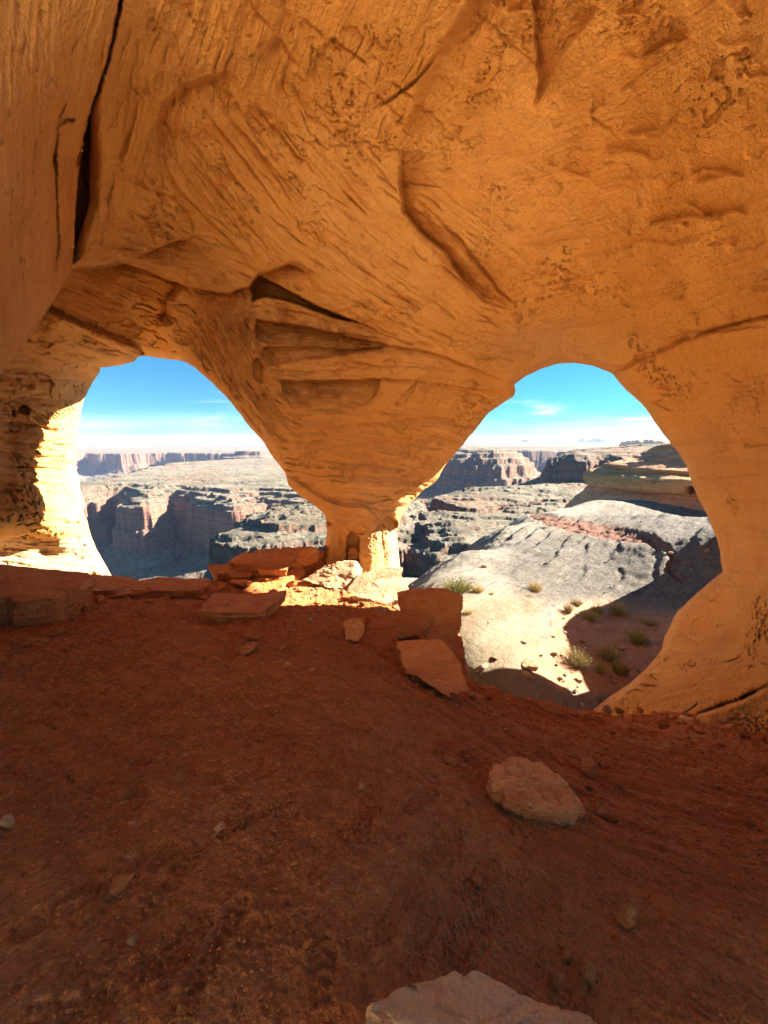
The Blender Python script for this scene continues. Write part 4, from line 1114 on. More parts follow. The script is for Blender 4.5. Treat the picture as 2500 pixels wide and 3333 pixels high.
def far_mesa(name, x0, x1, t, h, seed, kind_label, cat, mat, dome=False, spire=None, group=None):
    """a landform on the skyline: from pixel column x0 to x1, t metres off, h metres over the plain"""
    n = 70; m_ = 14
    u = np.linspace(0, 1, n)
    X = ((x0 + (x1 - x0) * u) - 384) / F * t
    zb = -50.0
    rows = []
    pr1 = np.random.default_rng(seed)
    if dome: top = h * np.sin(np.pi * u) ** .6 * (1 + .35 * fbm(np.stack([u * 7, u * 0 + seed, u * 0], -1), 3))
    else:
        top = h * np.minimum(1, np.minimum(u, 1 - u) * 22) ** .7 * (.84 + .16 * np.round(2 * fbm(np.stack([u * 4, u * 0 + seed, u * 0], -1), 3) + .5))
    if spire:
        for c_, w_, hh in spire: top = np.where(np.abs(u - c_) < w_, top + hh * np.clip(1 - np.abs(u - c_) / w_, 0, 1) ** .5, top)
    dep = abs(x1 - x0) / F * t * .4
    for k in range(m_):
        f_ = k / (m_ - 1)
        prof = math.sin(math.pi * min(1, max(0, f_))) ** (.35 if not dome else .8)
        y = t + (f_ - .5) * dep
        rows.append(np.stack([X, np.full(n, y) + .04 * dep * fbm(np.stack([u * 9, u * 0 + k * .3, u * 0 + seed], -1), 3), zb + (top - zb) * prof], -1))
    v = np.concatenate(rows)
    o = mesh_obj(name, v, grid_faces(m_, n)[:, ::-1], mat)
    tag(o, kind_label, cat, group)
far_mesa('mesa', 588, 690, 9000, 82, 3, 'long blue flat-topped mesa with a small spire on the skyline right of the notch', 'mesa', M_CANYON, spire=[(.42, .02, 34)])
far_mesa('butte', 519, 526, 8500, 52, 5, 'tiny square blue butte alone on the skyline left of the spired rock', 'butte', M_CANYON)
far_mesa('butte', 574, 584, 8800, 42, 8, 'small pointed blue butte on the skyline beside the long mesa', 'butte', M_CANYON, spire=[(.5, .25, 40)])
far_mesa('mesa', 205, 300, 8500, 34, 6, 'long low pale blue mesa on the skyline through the left opening', 'mesa', M_CANYON)
far_mesa('rock_dome', 618, 668, 1150, 10, 9, 'pale rounded slickrock dome under the skyline beside the red knob', 'rock dome', M_SLICKB, dome=True)

# ---------------------------------------------------------------- unseen sandstone slope behind the camera, added to bounce sunlight into the cave
bx, by = np.meshgrid(np.linspace(-44, 44, 100), np.linspace(-50, -2.6, 90))
bz = np.interp(by, [-50, -34, -27, -19, -13, -9, -6, -3.6, -2.6], [19, 17, 15, 9, 1.5, -3.8, -4.2, -3.0, -.9]) + .5 * fbm(np.stack([bx / 6, by / 6, bx * 0], -1), 4)
bz = np.where(bx > 5, np.minimum(bz, -2.0 - .12 * (bx - 5)), bz)
o = mesh_obj('bounce_slope', np.stack([bx, by, bz], -1).reshape(-1, 3), grid_faces(*bx.shape)[:, ::-1], M_SLICKB, attrs={'warm': np.ones(bx.size), 'seam': np.zeros(bx.size), 'sandy': np.zeros(bx.size)})
tag(o, kind='structure')

# ---------------------------------------------------------------- rocks
def set_edges(o, deg):
    o.data.set_sharp_from_angle(angle=math.radians(deg))
def slab(name, label, cat, outline, thick, mat, seed, group=None, bevel=.93, top_bump=.02, side=.05, drop=None, undercut=.9, strata=0, lift=0.0, nres=110, base=None):
    """outline: (px, py, metres) round the upper face; the body runs down (or along drop) from it"""
    k0 = 1.0
    if base is not None: k0 = on_floor(base[0], base[1])[1] / base[2]      # rest it on the floor at its front foot
    pts = np.array([at(a, b, c * k0) for a, b, c in outline]); pts[:, 2] += lift
    thick = thick * k0
    P2 = np.vstack([pts, pts[:1]]); L = np.concatenate([[0], np.cumsum(np.linalg.norm(np.diff(P2, axis=0), axis=1))])
    s = np.linspace(0, L[-1], nres, endpoint=False)
    ring = np.stack([np.interp(s, L, P2[:, k]) for k in range(3)], -1)
    c = ring.mean(0); size = np.linalg.norm(ring - c, axis=1).mean()
    d = np.array(drop if drop is not None else (0, 0, -1.0), float) * thick
    a_ = np.linspace(0, 2 * math.pi, nres, endpoint=False)
    jz = np.stack([np.cos(a_) * 2.4, np.sin(a_) * 2.4, a_ * 0 + seed * 5.3], -1)
    chip = fbm(jz, 3) * .07 + fbm(jz * 3.1, 3) * .05
    chip = chip - .10 * sstep(.25, .45, fbm(jz * 1.7 + 9, 2))
    ring = ring + (ring - c) * chip[:, None]
    rows = []
    ins_ = (.02, .12, .22, .32, .42, .5, .58, .66, .73, .80, .86, .91, max(bevel, .95))
    for k in ins_: rows.append(c + (ring - c) * k)
    n_in = len(ins_)
    rows.append(c + (ring - c) * 1.0 + d * .05)
    nn = 14
    for i in range(1, nn + 1):
        f = i / nn
        rows.append(c + (ring - c) * (1 - (1 - undercut) * f) + d * (.05 + .95 * f))
    rows.append(c + (ring - c) * .4 + d); rows.append(c + (ring - c) * .02 + d)
    v = np.array(rows); n_r = len(rows)
    radial = v - c; radial /= np.linalg.norm(radial, axis=-1, keepdims=True) + 1e-6
    off = fbm(v / (.55 * size) + seed * 3.7, 4, .6)
    fine_ = fbm(v / (.16 * size) + seed * 2.1, 4, .62)
    rw = np.clip(np.linalg.norm(v - c, axis=-1) / size * 1.6, 0, 1) ** 2
    v = v + radial * ((off * side * 1.8 + fine_ * side * .5) * size * rw)[..., None]
    # broken bedding: the side is a pile of thin layers, each set in or out a little
    dn = d / thick; q = ((v - c) @ dn) / thick
    lay = q * (5 + seed % 4) + .5 * fbm(v / (.9 * size) + seed, 2)
    tab = np.random.default_rng(int(seed * 10) + 3).uniform(-1, 1, 64); li = np.floor(lay).astype(int) % 64; fr_ = sstep(.8, 1, lay - np.floor(lay))
    lofs = tab[li] * (1 - fr_) + tab[(li + 1) % 64] * fr_
    ang_w = .4 + .8 * fbm(v / (.7 * size) + 31 + seed, 2)
    sidew = np.zeros(n_r); sidew[n_in:n_in + nn + 1] = 1
    v = v + radial * (lofs * np.clip(ang_w, 0, 1) * sidew[:, None] * (.055 if strata else .035) * min(size, thick * 2))[..., None]
    # the upper face: thin flakes come away in steps, hairline cracks run across
    tw = np.zeros(n_r); tw[:n_in] = 1; tw[n_in] = .6
    st = 2.6 * fbm(v / (.75 * size) + seed, 4, .5); st = np.floor(st) + sstep(.42, .58, st - np.floor(st))
    ck = np.exp(-(fbm(v / (.9 * size) + seed + 60, 4, .55) / .018) ** 2)
    rr_ = np.clip(np.linalg.norm(v - c, axis=-1) / size * 2.2, 0.15, 1)
    v = v - dn * ((off * .9 + fine_ * .55) * top_bump * 1.3 * size * tw[:, None] + st * top_bump * .8 * size * tw[:, None] - ck * .022 * size * tw[:, None])[..., None]
    v = np.concatenate([v, v[:, :1]], 1)
    vv = v.reshape(-1, 3); base = np.array([c[0], c[1], vv[:, 2].min()])
    f = grid_faces(n_r, nres + 1)
    o = mesh_obj(name, vv - base, f, mat); o.location = base
    bpy_clean(o)
    set_edges(o, 42)
    tag(o, label, cat, group)
    return o
import bmesh
def bpy_clean(o, flip=True):
    bm = bmesh.new(); bm.from_mesh(o.data)
    bmesh.ops.remove_doubles(bm, verts=bm.verts, dist=1e-5)
    bmesh.ops.recalc_face_normals(bm, faces=bm.faces)
    bm.to_mesh(o.data); bm.free()
    o.data.polygons.foreach_set('use_smooth', np.ones(len(o.data.polygons), bool))

BIG = 'fallen sandstone blocks on the ledge'
slab('rock_block', 'huge flat-topped red block lying against the left edge of the floor', 'rock block',
     [(-60,560,6.0),(0,563.5,6.3),(50,569,6.4),(92,573.5,6.5),(90,582,5.9),(60,594,5.0),(0,600,4.6),(-80,604,4.4)], 1.0, M_SLAB, 1, bevel=.97, top_bump=.015, side=.03, undercut=.80, strata=1, drop=(-.12, .05, -1), base=(42, 634, 4.6))
slab('rock_block', 'low red ledge stone just right of the huge flat-topped block', 'rock block', [(86,574,7.3),(115,575,7.4),(139,579,7.3),(132,586,6.9),(118,590.5,6.6),(82,591,6.5)], .4, M_SLAB, 2, BIG, strata=1, base=(118, 593, 6.5))
slab('rock_slab', 'dark layered overhanging slab left of centre with deep shade under it', 'rock slab',
     [(112,596,6.3),(134,581,7.1),(157,577,7.4),(208,578,7.4),(209,585,7.0),(192,590,6.7),(150,590,6.5)], .30, M_SLAB, 3, BIG, strata=1, undercut=.72, side=.07, base=(150, 600, 6.4))
slab('rock_slab', 'broad pale-topped flat slab lying at the edge of the sunlit patch', 'rock slab',
     [(196,611,5.9),(213,592.5,6.9),(240,594,6.9),(262,593,6.9),(287,589.5,7.1),(277,601,6.4),(262,612,5.85),(228,612,5.8)], .20, M_SLAB, 4, BIG, bevel=.98, top_bump=.008, side=.025, undercut=.93, base=(235, 622, 5.75))
slab('rock_slab', 'narrow slab slanting up behind the broad flat slab', 'rock slab', [(242,590,7.1),(262,576,7.6),(292,569,7.9),(295,576,7.7),(280,587,7.2),(262,590,7.1)], .26, M_SLAB, 5, BIG, side=.06, top_bump=.03, base=(262, 592, 7.05))
slab('rock_slab', 'wedge-shaped slab with a flat top under the big tilted slab', 'rock slab', [(208,565,8.1),(232,563,8.3),(257,569,8.1),(250,576,7.7),(232,577,7.6),(212,573,7.8)], .24, M_SLAB, 6, BIG, strata=1, side=.04, undercut=.8, base=(230, 583, 7.6))
slab('rock_slab', 'biggest tilted slab with ribbed face leaning left of the pillar neck', 'rock slab', [(228,562,8.2),(234,556,8.6),(259,548.5,9.0),(308,546,9.2),(325,552,9.1),(301,564,8.4),(262,565,8.2)], .35, M_SLAB, 7, BIG, strata=1, side=.03, top_bump=.02)
slab('rock', 'rounded orange rock standing on edge on the big tilted slab', 'rock', [(297,562,8.25),(300,553,8.25),(309,546.5,8.3),(320,551,8.4),(319,561,8.4),(307,567,8.3)], .28, M_SLAB, 8, BIG, drop=(-.15, .95, -.1), side=.05, top_bump=.06, bevel=.86)
slab('rock_slab', 'thin flat slab between the wedge slab and the upright rock', 'rock slab', [(256,564,8.0),(275,563.5,8.1),(289,566,8.0),(287,570,7.8),(258,569.5,7.8)], .12, M_SLAB, 9, BIG)
slab('rock', 'small blocky rock at the foot of the upright orange rock', 'rock', [(287,575,7.7),(291,568,7.8),(303,567,7.9),(306,572,7.8),(298,579,7.6)], .22, M_SLAB, 10, BIG, base=(297, 580, 7.6))
slab('rock_slab', 'red slab running up to the left foot of the pillar', 'rock slab', [(304,563,8.5),(318,556,8.9),(336,560,8.9),(336,566,8.5),(318,574,8.0),(305,574,8.0)], .3, M_SLAB, 11, BIG, base=(318, 577, 7.9))
slab('boulder', 'pale sunlit boulder with cross-bedded face in front of the pillar neck', 'boulder', [(302,580,7.55),(318,570,7.7),(336,561,7.85),(353,560,7.9),(358,567,7.8),(357,580,7.65),(350,590,7.45),(326,588,7.4)], .75, M_LIT, 12, drop=(.25, .9, -.35), side=.06, top_bump=.05, bevel=.85, strata=1, base=(326, 591, 7.35))
slab('rock_slab', 'sunlit slab sloping across the foot of the pillar', 'rock slab', [(345,592,7.6),(357,575,8.1),(380,568,8.3),(402,567,8.3),(403,571,8.1),(380,582,7.8),(356,595,7.45)], .16, M_LIT, 13, side=.03, top_bump=.012, bevel=.96)
slab('rock_block', 'sunlit base block under the sloping slab at the pillar foot', 'rock block', [(352,596,7.9),(372,580,8.2),(400,575,8.4),(408,585,8.2),(409,598,7.9),(385,604,7.7)], .8, M_LIT, 14, drop=(0, .3, -.95), side=.04, base=(385, 606, 7.6))
slab('rock', 'small stacked stone wedged in the slot of the pillar neck', 'rock', [(348,551,8.75),(352,547,8.75),(358,550,8.75),(358,559,8.75),(348,560,8.75)], .2, M_SLAB, 15, drop=(0, 1, 0), bevel=.85, group='stones wedged in the pillar neck', nres=24)
slab('rock', 'flat yellow stone in the slot, below the stacked stone', 'rock', [(348,562,8.7),(359,561,8.7),(360,566,8.7),(354,569,8.7),(347,568,8.7)], .2, M_LIT, 16, drop=(0, 1, 0), bevel=.85, group='stones wedged in the pillar neck', nres=24)
for k, (px, py, w, h, th) in enumerate([(176,585,30,7,.10),(222,575,26,7,.12),(150,590,22,6,.08),(275,583,20,6,.10),(240,586,24,6,.08),(104,594,24,7,.12),(196,593,20,5,.07),(282,594,16,5,.07),(140,592,24,6,.12)]):
    t_ = on_floor(px, py)[1]
    rs_ = np.random.default_rng(60 + k); an = np.sort(rs_.uniform(0, 6.28, 7))
    slab('rock_slab', 'thin broken red slab lying in the pile left of the pillar', 'rock slab', [(px + w / 2 * math.cos(a), py - 3 - h / 2 * math.sin(a), t_ * (1 + .012 * h * math.sin(a))) for a in an], th, M_SLAB, 60 + k, 'thin broken slabs piled left of the pillar', strata=1, side=.05, top_bump=.03, lift=.04, nres=60)
# the wall of blocks above the right opening's sill
slab('rock_block', 'tall dark block standing on edge beside the drop, its top catching the sun', 'rock block',
     [(404,599,6.9),(420,596,6.9),(440,594,6.8),(463.5,595.5,6.6),(461,626,6.35),(452,654,6.15),(430,640,6.2),(412,628,6.5)], .45, M_SLAB, 20, drop=(-.35, .93, -.05), bevel=.97, top_bump=.03, side=.02, undercut=.95, base=(430, 660, 6.1))
slab('rock_slab', 'rough dark crest of stone running from the pillar foot to the tall block', 'rock slab', [(342,596,7.2),(352,592.5,7.3),(378,595,7.2),(406,595,7.1),(412,601,6.9),(380,602,6.9),(352,600,7.0)], .3, M_SLAB, 21, side=.08, top_bump=.05, base=(380, 603, 6.85))
slab('boulder', 'cracked dark red boulder lying in front of the tall block', 'boulder', [(366,626,6.1),(374,617,6.3),(392,613,6.35),(416,608.5,6.35),(428,611,6.3),(435,618,6.15),(428,630,5.95),(412,636,5.9),(385,641,5.85),(370,643.5,5.85),(366,636,5.9)], .55, M_SLAB, 22, drop=(.1, .9, -.35), bevel=.86, top_bump=.05, side=.04, base=(400, 643, 5.85))
slab('rock', 'squarish pale red stone next to the cracked dark boulder', 'rock', [(343,621,6.05),(352,618,6.1),(364,618,6.1),(364,634,5.9),(358,641,5.85),(346,640,5.85)], .35, M_STONE, 23, drop=(0, .9, -.4), bevel=.85, side=.05, top_bump=.05, base=(352, 642, 5.85))
slab('rock_slab', 'leaning slab below the cracked boulder where the floor drops to the opening', 'rock slab', [(398,641,5.5),(420,638.5,5.6),(441,639,5.6),(452,650,5.4),(460,662,5.25),(470,691,4.85),(449,697,4.75),(425,682,4.9),(405,672,5.05)], .35, M_SLAB, 24, drop=(-.2, .85, -.5), bevel=.95, top_bump=.015, side=.03, base=(425, 688, 4.85))
slab('rock', 'small sunlit lump beside the cracked boulder on the bright patch', 'rock', [(392,606,6.6),(402,602,6.7),(412,604,6.6),(412,608,6.5),(398,610,6.45)], .2, M_LIT, 25, side=.08, base=(402, 610, 6.45))
slab('rock', 'small pale stone among the rubble on the bright patch', 'rock', [(372,612,6.4),(380,606,6.6),(388,609,6.5),(384,614,6.35)], .2, M_LIT, 26, side=.08, nres=32, base=(384, 614, 6.35))
# on the near floor
slab('boulder', 'large flat-faced red boulder half sunk in the sand right of centre', 'boulder',
     [(487,778,2.42),(493,764,2.55),(513,756,2.68),(541,762,2.70),(569,782,2.58),(585,806,2.42),(572,812,2.33),(540,806,2.30),(509,801,2.31),(493,791,2.36)], .34, M_BOULDER, 30, bevel=.95, top_bump=.07, side=.05, undercut=1.02, nres=130, strata=1, drop=(.05, .10, -1), base=(560, 834, 2.27))
slab('boulder', 'smooth pale boulder cut off by the bottom edge, nearest of all', 'boulder',
     [(367,1004,1.20),(384,994,1.24),(418,981,1.30),(453,970.5,1.34),(481,972,1.36),(523,994,1.32),(581,1010,1.28),(618,1030,1.22),(640,1080,1.1),(480,1120,1.0),(340,1080,1.05)], .3, M_PALEROCK, 31, bevel=.90, top_bump=.045, side=.03, undercut=1.02, nres=110, base=(450, 974, 1.5))

def ico(seed, sub=3, cuts=9, flat=1.0):
    r = np.random.default_rng(seed)
    bm = bmesh.new(); bmesh.ops.create_icosphere(bm, subdivisions=sub, radius=1.0)
    v = np.array([x.co[:] for x in bm.verts]); f = [[q.index for q in p.verts] for p in bm.faces]; bm.free()
    for _ in range(cuts):
        n = r.normal(size=3); n /= np.linalg.norm(n); d = r.uniform(.45, .82)
        h = v @ n - d; v = v - np.where(h > 0, h, 0)[:, None] * n
    v *= np.array([1, r.uniform(.6, .95), flat * r.uniform(.45, .75)])
    v += .06 * np.stack([fbm(v / .5 + seed + s, 3) for s in (0, 9, 18)], -1)
    return v, np.array(f)
_stone_meshes = []
for k in range(16):
    v, f = ico(100 + k, 3 if k < 8 else 2, 10, .8 if k % 2 else .5)
    me = bpy.data.meshes.new('stone'); me.from_pydata(v.tolist(), [], f.tolist())
    me.polygons.foreach_set('use_smooth', np.ones(len(f), bool)); me.set_sharp_from_angle(angle=math.radians(30))
    _stone_meshes.append(me)
def stone(name, label, cat, p, sx, sz, rz, mesh_i, mat, group=None, tilt=(0, 0), sink=.25):
    me = _stone_meshes[mesh_i % 16]
    key = me.name + mat.name
    if key not in _mat_cache:
        m2 = me.copy(); m2.materials.clear(); m2.materials.append(mat); m2.name = 'stone'; _mat_cache[key] = m2
    o = bpy.data.objects.new(name, _mat_cache[key]); COL.objects.link(o)
    o.location = (p[0], p[1], p[2] + sz * (1 - 2 * sink) * .5 + .012); o.rotation_euler = (tilt[0], tilt[1], rz)
    zx = max(abs(v.co[2]) for v in me.vertices) if 'zx' not in me else me['zx']
    o.scale = (sx / 2, sx / 2, sz / 2 / zx)
    tag(o, label, cat, group)
    return o
_mat_cache = {}
NAMED = [
 (249,653,25,15,'pale angular block with a flat top, lit brighter than the stones round it',0,M_STONE),(281,651,14,8,'small flat square stone right of the pale angular block',3,M_SLAB),(288,668,12,9,'little pyramid stone below the small flat square stone',2,M_STONE),
 (252,637,16,4,'thin dark stone flake above the pale angular block',5,M_SLAB),(179,606,15,5,'flat shard lying under the end of the dark layered slab',7,M_SLAB),(150,603,10,7,'small stone propping the dark layered slab',4,M_SLAB),
 (627,924,28,17,'rounded dark stone alone on the sand at the lower right',8,M_STONE),(588,976,25,22,'angular brown stone sunk in the sand near the bottom boulder',6,M_SLAB),(586,774,30,17,'dark wedge of rock just right of the big flat-faced boulder',1,M_SLAB),
 (619,788,17,13,'small squared rock between the dark wedge and the right edge',9,M_SLAB),(628,780,8,7,'tiny stone touching the small squared rock',11,M_SLAB),(697,778,20,8,'thin flat brick-shaped stone near the right edge',3,M_STONE),(451,763,21,8,'flat low stone above and left of the big boulder',5,M_SLAB),
 (685,723,20,10,'pale flat stone at the foot of the right wall',7,M_PALEROCK),(717,727,19,9,'tan stone leaning on others at the foot of the right wall',1,M_STONE),(731,733,20,8,'wedge stone resting below the tan leaning stone',2,M_STONE),(700,733,14,8,'orange slab chip between the stones under the right wall',4,M_STONE),
 (611,822,14,10,'dark stone at the right foot of the big flat-faced boulder',0,M_SLAB),(602,817,14,8,'stone touching the boulder foot, left of its dark neighbour',10,M_SLAB),(514,834,9,8,'small round pebble left below the big boulder',8,M_STONE),
 (181,780,15,10,'grey-brown twin stone lying alone left of centre',1,M_SLAB),(126,797,20,10,'long dark stone shard slanting on the trampled sand',5,M_SLAB),(219,832,15,7,'whitish flat chip, the palest stone on the left sand',7,M_PALEROCK),(133,946,12,11,'pale squarish chip near the bottom left footprints',9,M_PALEROCK),
 (123,886,24,10,'flat tan stone edge showing through the sand at lower left',3,M_STONE),(333,769,10,9,'pointed pale stone in the middle of the floor',2,M_STONE),(363,791,12,11,'pale tooth-like stone sunk in the sand at the centre',6,M_STONE),(7,826,22,13,'pale block cut by the left edge of the picture',0,M_PALEROCK),
 (15,655,16,8,'dark stone under the overhang of the huge left block',1,M_SLAB),(27,648,12,9,'split stone beside the shaded foot of the huge left block',4,M_SLAB),(315,838,10,8,'small tan pebble at the middle of the lower floor',12,M_STONE),(357,752,8,7,'brown nub of stone up the slope from the tooth-like stone',13,M_STONE),
 (556,713,26,9,'flat red slab on the sill of the right opening',3,M_SLAB),(583,719,20,9,'dark red slab hanging over the sill of the right opening',5,M_SLAB),(530,703,16,7,'broken red slab piece at the left of the sill',7,M_SLAB),(606,712,13,9,'sunlit yellow stone at the base of the right jamb',2,M_LIT),(618,713,12,7,'tan stone right of the sunlit yellow stone',9,M_STONE),
 (655,716,13,6,'orange stone in the rubble below the right jamb',1,M_STONE),(640,713,10,6,'small orange chip in the rubble below the right jamb',6,M_STONE),(674,719,11,6,'brown chip left of the pale flat stone',10,M_STONE),
 (445,612,8,5,'pebble perched on the tall dark block edge',11,M_LIT)]
for i, (px, py, w, h, lab, mi, mat) in enumerate(NAMED[:-1]):
    p, t = on_floor(px, py)
    sx = w * t / F; sz = h * t / F * .85
    stone('stone', lab, 'stone', p, sx, sz, random.uniform(0, 6.28), mi, mat, tilt=(random.uniform(-.15, .15), random.uniform(-.15, .15)), sink=.2)
# loose stones scattered over the floor, thicker along the foot of the walls
sr = np.random.default_rng(12)
cnt = 0
while cnt < 170:
    if cnt < 60: px, py = sr.uniform(430, 768), sr.uniform(712, 830)
    elif cnt < 85: px, py = sr.uniform(270, 350), sr.uniform(588, 622)
    elif cnt < 105: px, py = sr.uniform(0, 110), sr.uniform(625, 690)
    else: px, py = sr.uniform(0, 768), sr.uniform(640, 1015)
    if py < np.interp(px, [0, 340, 470, 560, 768], [600, 585, 700, 712, 728]): continue
    p, t = on_floor(px, py)
    if t > 9: continue
    s = float(np.clip(sr.lognormal(-3.45, .45), .014, .10)) * (1.3 if t > 4 else 1)
    lit_ = 85 > cnt >= 60
    stone('stone', 'small sunlit rubble stone on the bright patch before the pillar' if lit_ else ('small stone in the rubble below the right wall' if cnt < 60 else 'small loose stone on the trampled sand of the left half' if px < 384 else 'small loose stone on the rippled sand of the right half'), 'stone', p, s, s * sr.uniform(.35, .7), sr.uniform(0, 6.28), int(sr.integers(8, 16)), M_LIT if lit_ else (M_STONE if sr.random() < .6 else M_SLAB),
          'rubble on the sunlit patch' if lit_ else 'stones below the right wall' if cnt < 60 else 'loose stones on the left sand' if px < 384 else 'loose stones on the right sand', (sr.uniform(-.3, .3), sr.uniform(-.3, .3)), .3)
    cnt += 1
# heavier rubble heaped between the slabs and along the drop
for k, (px, py, w, h) in enumerate([(222,590,13,8),(203,600,10,6),(292,586,12,8),(300,592,8,5),(165,601,9,5),(128,601,8,5),(98,602,14,8),(84,612,10,7),(72,622,9,6),(62,634,12,8),(46,644,11,7),(334,612,10,6),(318,604,9,5),(362,606,10,6),(345,606,8,4),
                                     (472,699,12,8),(488,700,9,6),(505,703,14,8),(542,711,10,6),(570,716,13,7),(598,722,11,6),(630,722,12,7),(648,725,9,5),(664,728,14,8),(692,729,10,6),(745,738,15,9),(756,748,11,7),(722,748,10,6),(680,742,9,5),(612,734,10,5),(586,734,8,5),(392,650,9,6),(378,654,7,5)]):
    p, t = on_floor(px, py)
    stone('rock', 'angular red rubble rock lying between the slabs on the ledge' if k < 15 else 'angular rock on the stony rim along the right drop', 'rock', p, w * t / F, h * t / F, sr.uniform(0, 6.28), int(sr.integers(0, 8)), M_SLAB if k % 3 else M_STONE,
          'rubble rocks between the ledge slabs' if k < 15 else 'rubble along the right rim', (sr.uniform(-.3, .3), sr.uniform(-.3, .3)), .22)
# grit: bits too many to count
def grit(name, n, sampler, mat, smin, smax, seed):
    r = np.random.default_rng(seed)
    base = np.array([(1, 0, -.3), (-.5, .87, -.3), (-.5, -.87, -.3), (.1, .1, .7), (-.6, 0, .35)], float)
    fac = np.array([(0, 1, 3), (1, 4, 3), (4, 2, 3), (2, 0, 3), (1, 2, 4)])
    P = sampler(n, r); n = len(P)
    s = np.exp(r.uniform(math.log(smin), math.log(smax), n)) * P[:, 3]
    a = r.uniform(0, 6.28, n); ca, sa = np.cos(a), np.sin(a)
    b = base[None] * (1 + .5 * r.normal(size=(n, 5, 3)) * .6)
    x = b[..., 0] * ca[:, None] - b[..., 1] * sa[:, None]; y = b[..., 0] * sa[:, None] + b[..., 1] * ca[:, None]
    v = np.stack([x, y, b[..., 2] * .7], -1) * s[:, None, None] + P[:, None, :3]
    f = fac[None] + 5 * np.arange(n)[:, None, None]
    o = mesh_obj(name, v.reshape(-1, 3), f.reshape(-1, 3), mat, smooth=False)
    tag(o, kind='stuff'); return o
def floor_sampler(n, r):
    px = r.uniform(-10, 778, n); py = 640 + 384 * r.random(n) ** 1.1
    m_ = r.random(n) < .22
    py = np.where(m_, r.uniform(590, 720, n), py)
    d = pixdir(px, py); t = np.full(n, 3.0)
    for _ in range(25):
        p = CAM + d * t[:, None]
        t = np.clip(t + .7 * (floor_z(p[:, 0], p[:, 1]) - p[:, 2]) / d[:, 2], .6, 12)
    p = CAM + d * t[:, None]
    ok_ = inside(p[:, 0], p[:, 1], poly_floor) & (t < 9)
    p[:, 2] += .006
    return np.concatenate([p, np.clip(t / 2, .7, 2.2)[:, None]], 1)[ok_]
tag(grit('gravel', 8000, floor_sampler, M_SLAB, .003, .013, 31), 'fine reddish grit strewn over the cave floor', None)

# ---------------------------------------------------------------- outside: stones, shrubs and grass on the bench
OUT = [(677,650,0,0,0)]
for i, (zx, zy, w, h, lab, mat) in enumerate([(672,1372,110,48,'pale sunlit boulder at the edge of the shadow outside the opening',M_LIT),(660,1412,60,30,'smaller pale boulder just below the sunlit one outside',M_LIT),(860,1472,26,14,'small orange rock on the sand strip by the sill',M_OUT),
      (1150,1265,55,18,'flat grey rock right of the round yellow-green shrub',M_OUT),(1045,1290,50,16,'flat stone between the two lower sage shrubs',M_OUT),(770,1320,40,18,'brown rock left of the lower sage shrubs',M_OUT),(980,1077,14,9,'red stone alone on the grey slope',M_OUT),(1010,1040,16,9,'orange stone up the grey slope from the red stone',M_OUT),
      (980,1062,12,8,'dark red stone between the two other stones on the grey slope',M_OUT),(450,1390,30,16,'tan rock in the bright sand near the leaning slab',M_LIT),(800,1420,26,12,'small rock on the sand right of the pale boulders',M_OUT),(885,1530,40,16,'pale stone on the sill strip beside the right jamb foot',M_LIT)]):
    px, py = 368.6 + .2407 * zx, 337.9 + .2407 * zy
    p, t = slick_at(px, py)
    stone('stone', lab, 'stone', p, w * .2407 * t / F, h * .2407 * t / F * .9, random.uniform(0, 6), i, mat, sink=.15)
sr = np.random.default_rng(77)
for k in range(110):
    px, py = (sr.uniform(560, 700), sr.uniform(612, 700)) if k < 60 else (sr.uniform(470, 720), sr.uniform(520, 690))
    p, t = slick_at(px, py)
    if t < 5.6 or t > 30: continue
    s = sr.lognormal(-2.5, .5) * (1 if t < 12 else 1.7)
    stone('stone', 'small stone scattered on the bench outside the right opening', 'stone', p, float(np.clip(s, .04, .4)), float(np.clip(s, .04, .4)) * .5, sr.uniform(0, 6), int(sr.integers(8, 16)), M_OUT, 'stones scattered outside the opening', sink=.25)

def shrub_mesh(seed, n, up, spread, w, leafy, lean=.0):
    """twigs rising from one root and small leaves or blades along them, unit height"""
    r = np.random.default_rng(seed)
    tv, tf, lv, lf = [], [], [], []
    for k in range(n):
        a = r.uniform(0, 2 * math.pi); s = spread * math.sqrt(r.random()); hgt = up * r.uniform(.55, 1.0) * (1 - .35 * (s / spread) ** 2)
        root = np.array([math.cos(a), math.sin(a), 0]) * s * .30
        tip = np.array([math.cos(a) * s + r.normal(0, .05), math.sin(a) * s + r.normal(0, .05), hgt])
        mid = (root + tip) / 2 + np.array([math.cos(a), math.sin(a), 0]) * s * -.12 + r.normal(0, .04, 3)
        side = np.cross(tip - root, r.normal(size=3)); side /= np.linalg.norm(side) + 1e-6
        b = len(tv)
        for q, ww in ((root, w), (mid, w * .75), (tip, w * .1)):
            tv += [q - side * ww, q + side * ww]
        tf += [(b, b + 1, b + 3, b + 2), (b + 2, b + 3, b + 5, b + 4)]
        if leafy:
            for j in range(leafy):
                f = r.uniform(.35, 1.0)
                c = (1 - f) ** 2 * root + 2 * f * (1 - f) * mid + f * f * tip + r.normal(0, .035, 3)
                d = (tip - root) / np.linalg.norm(tip - root) + r.normal(0, .55, 3); d /= np.linalg.norm(d)
                sd = np.cross(d, r.normal(size=3)); sd /= np.linalg.norm(sd) + 1e-6
                L = r.uniform(.05, .10); q = len(lv)
                lv += [c, c + d * L * .5 + sd * L * .22, c + d * L, c + d * L * .5 - sd * L * .22]; lf.append((q, q + 1, q + 2, q + 3))
    return np.array(tv), tf, np.array(lv) if lv else None, lf
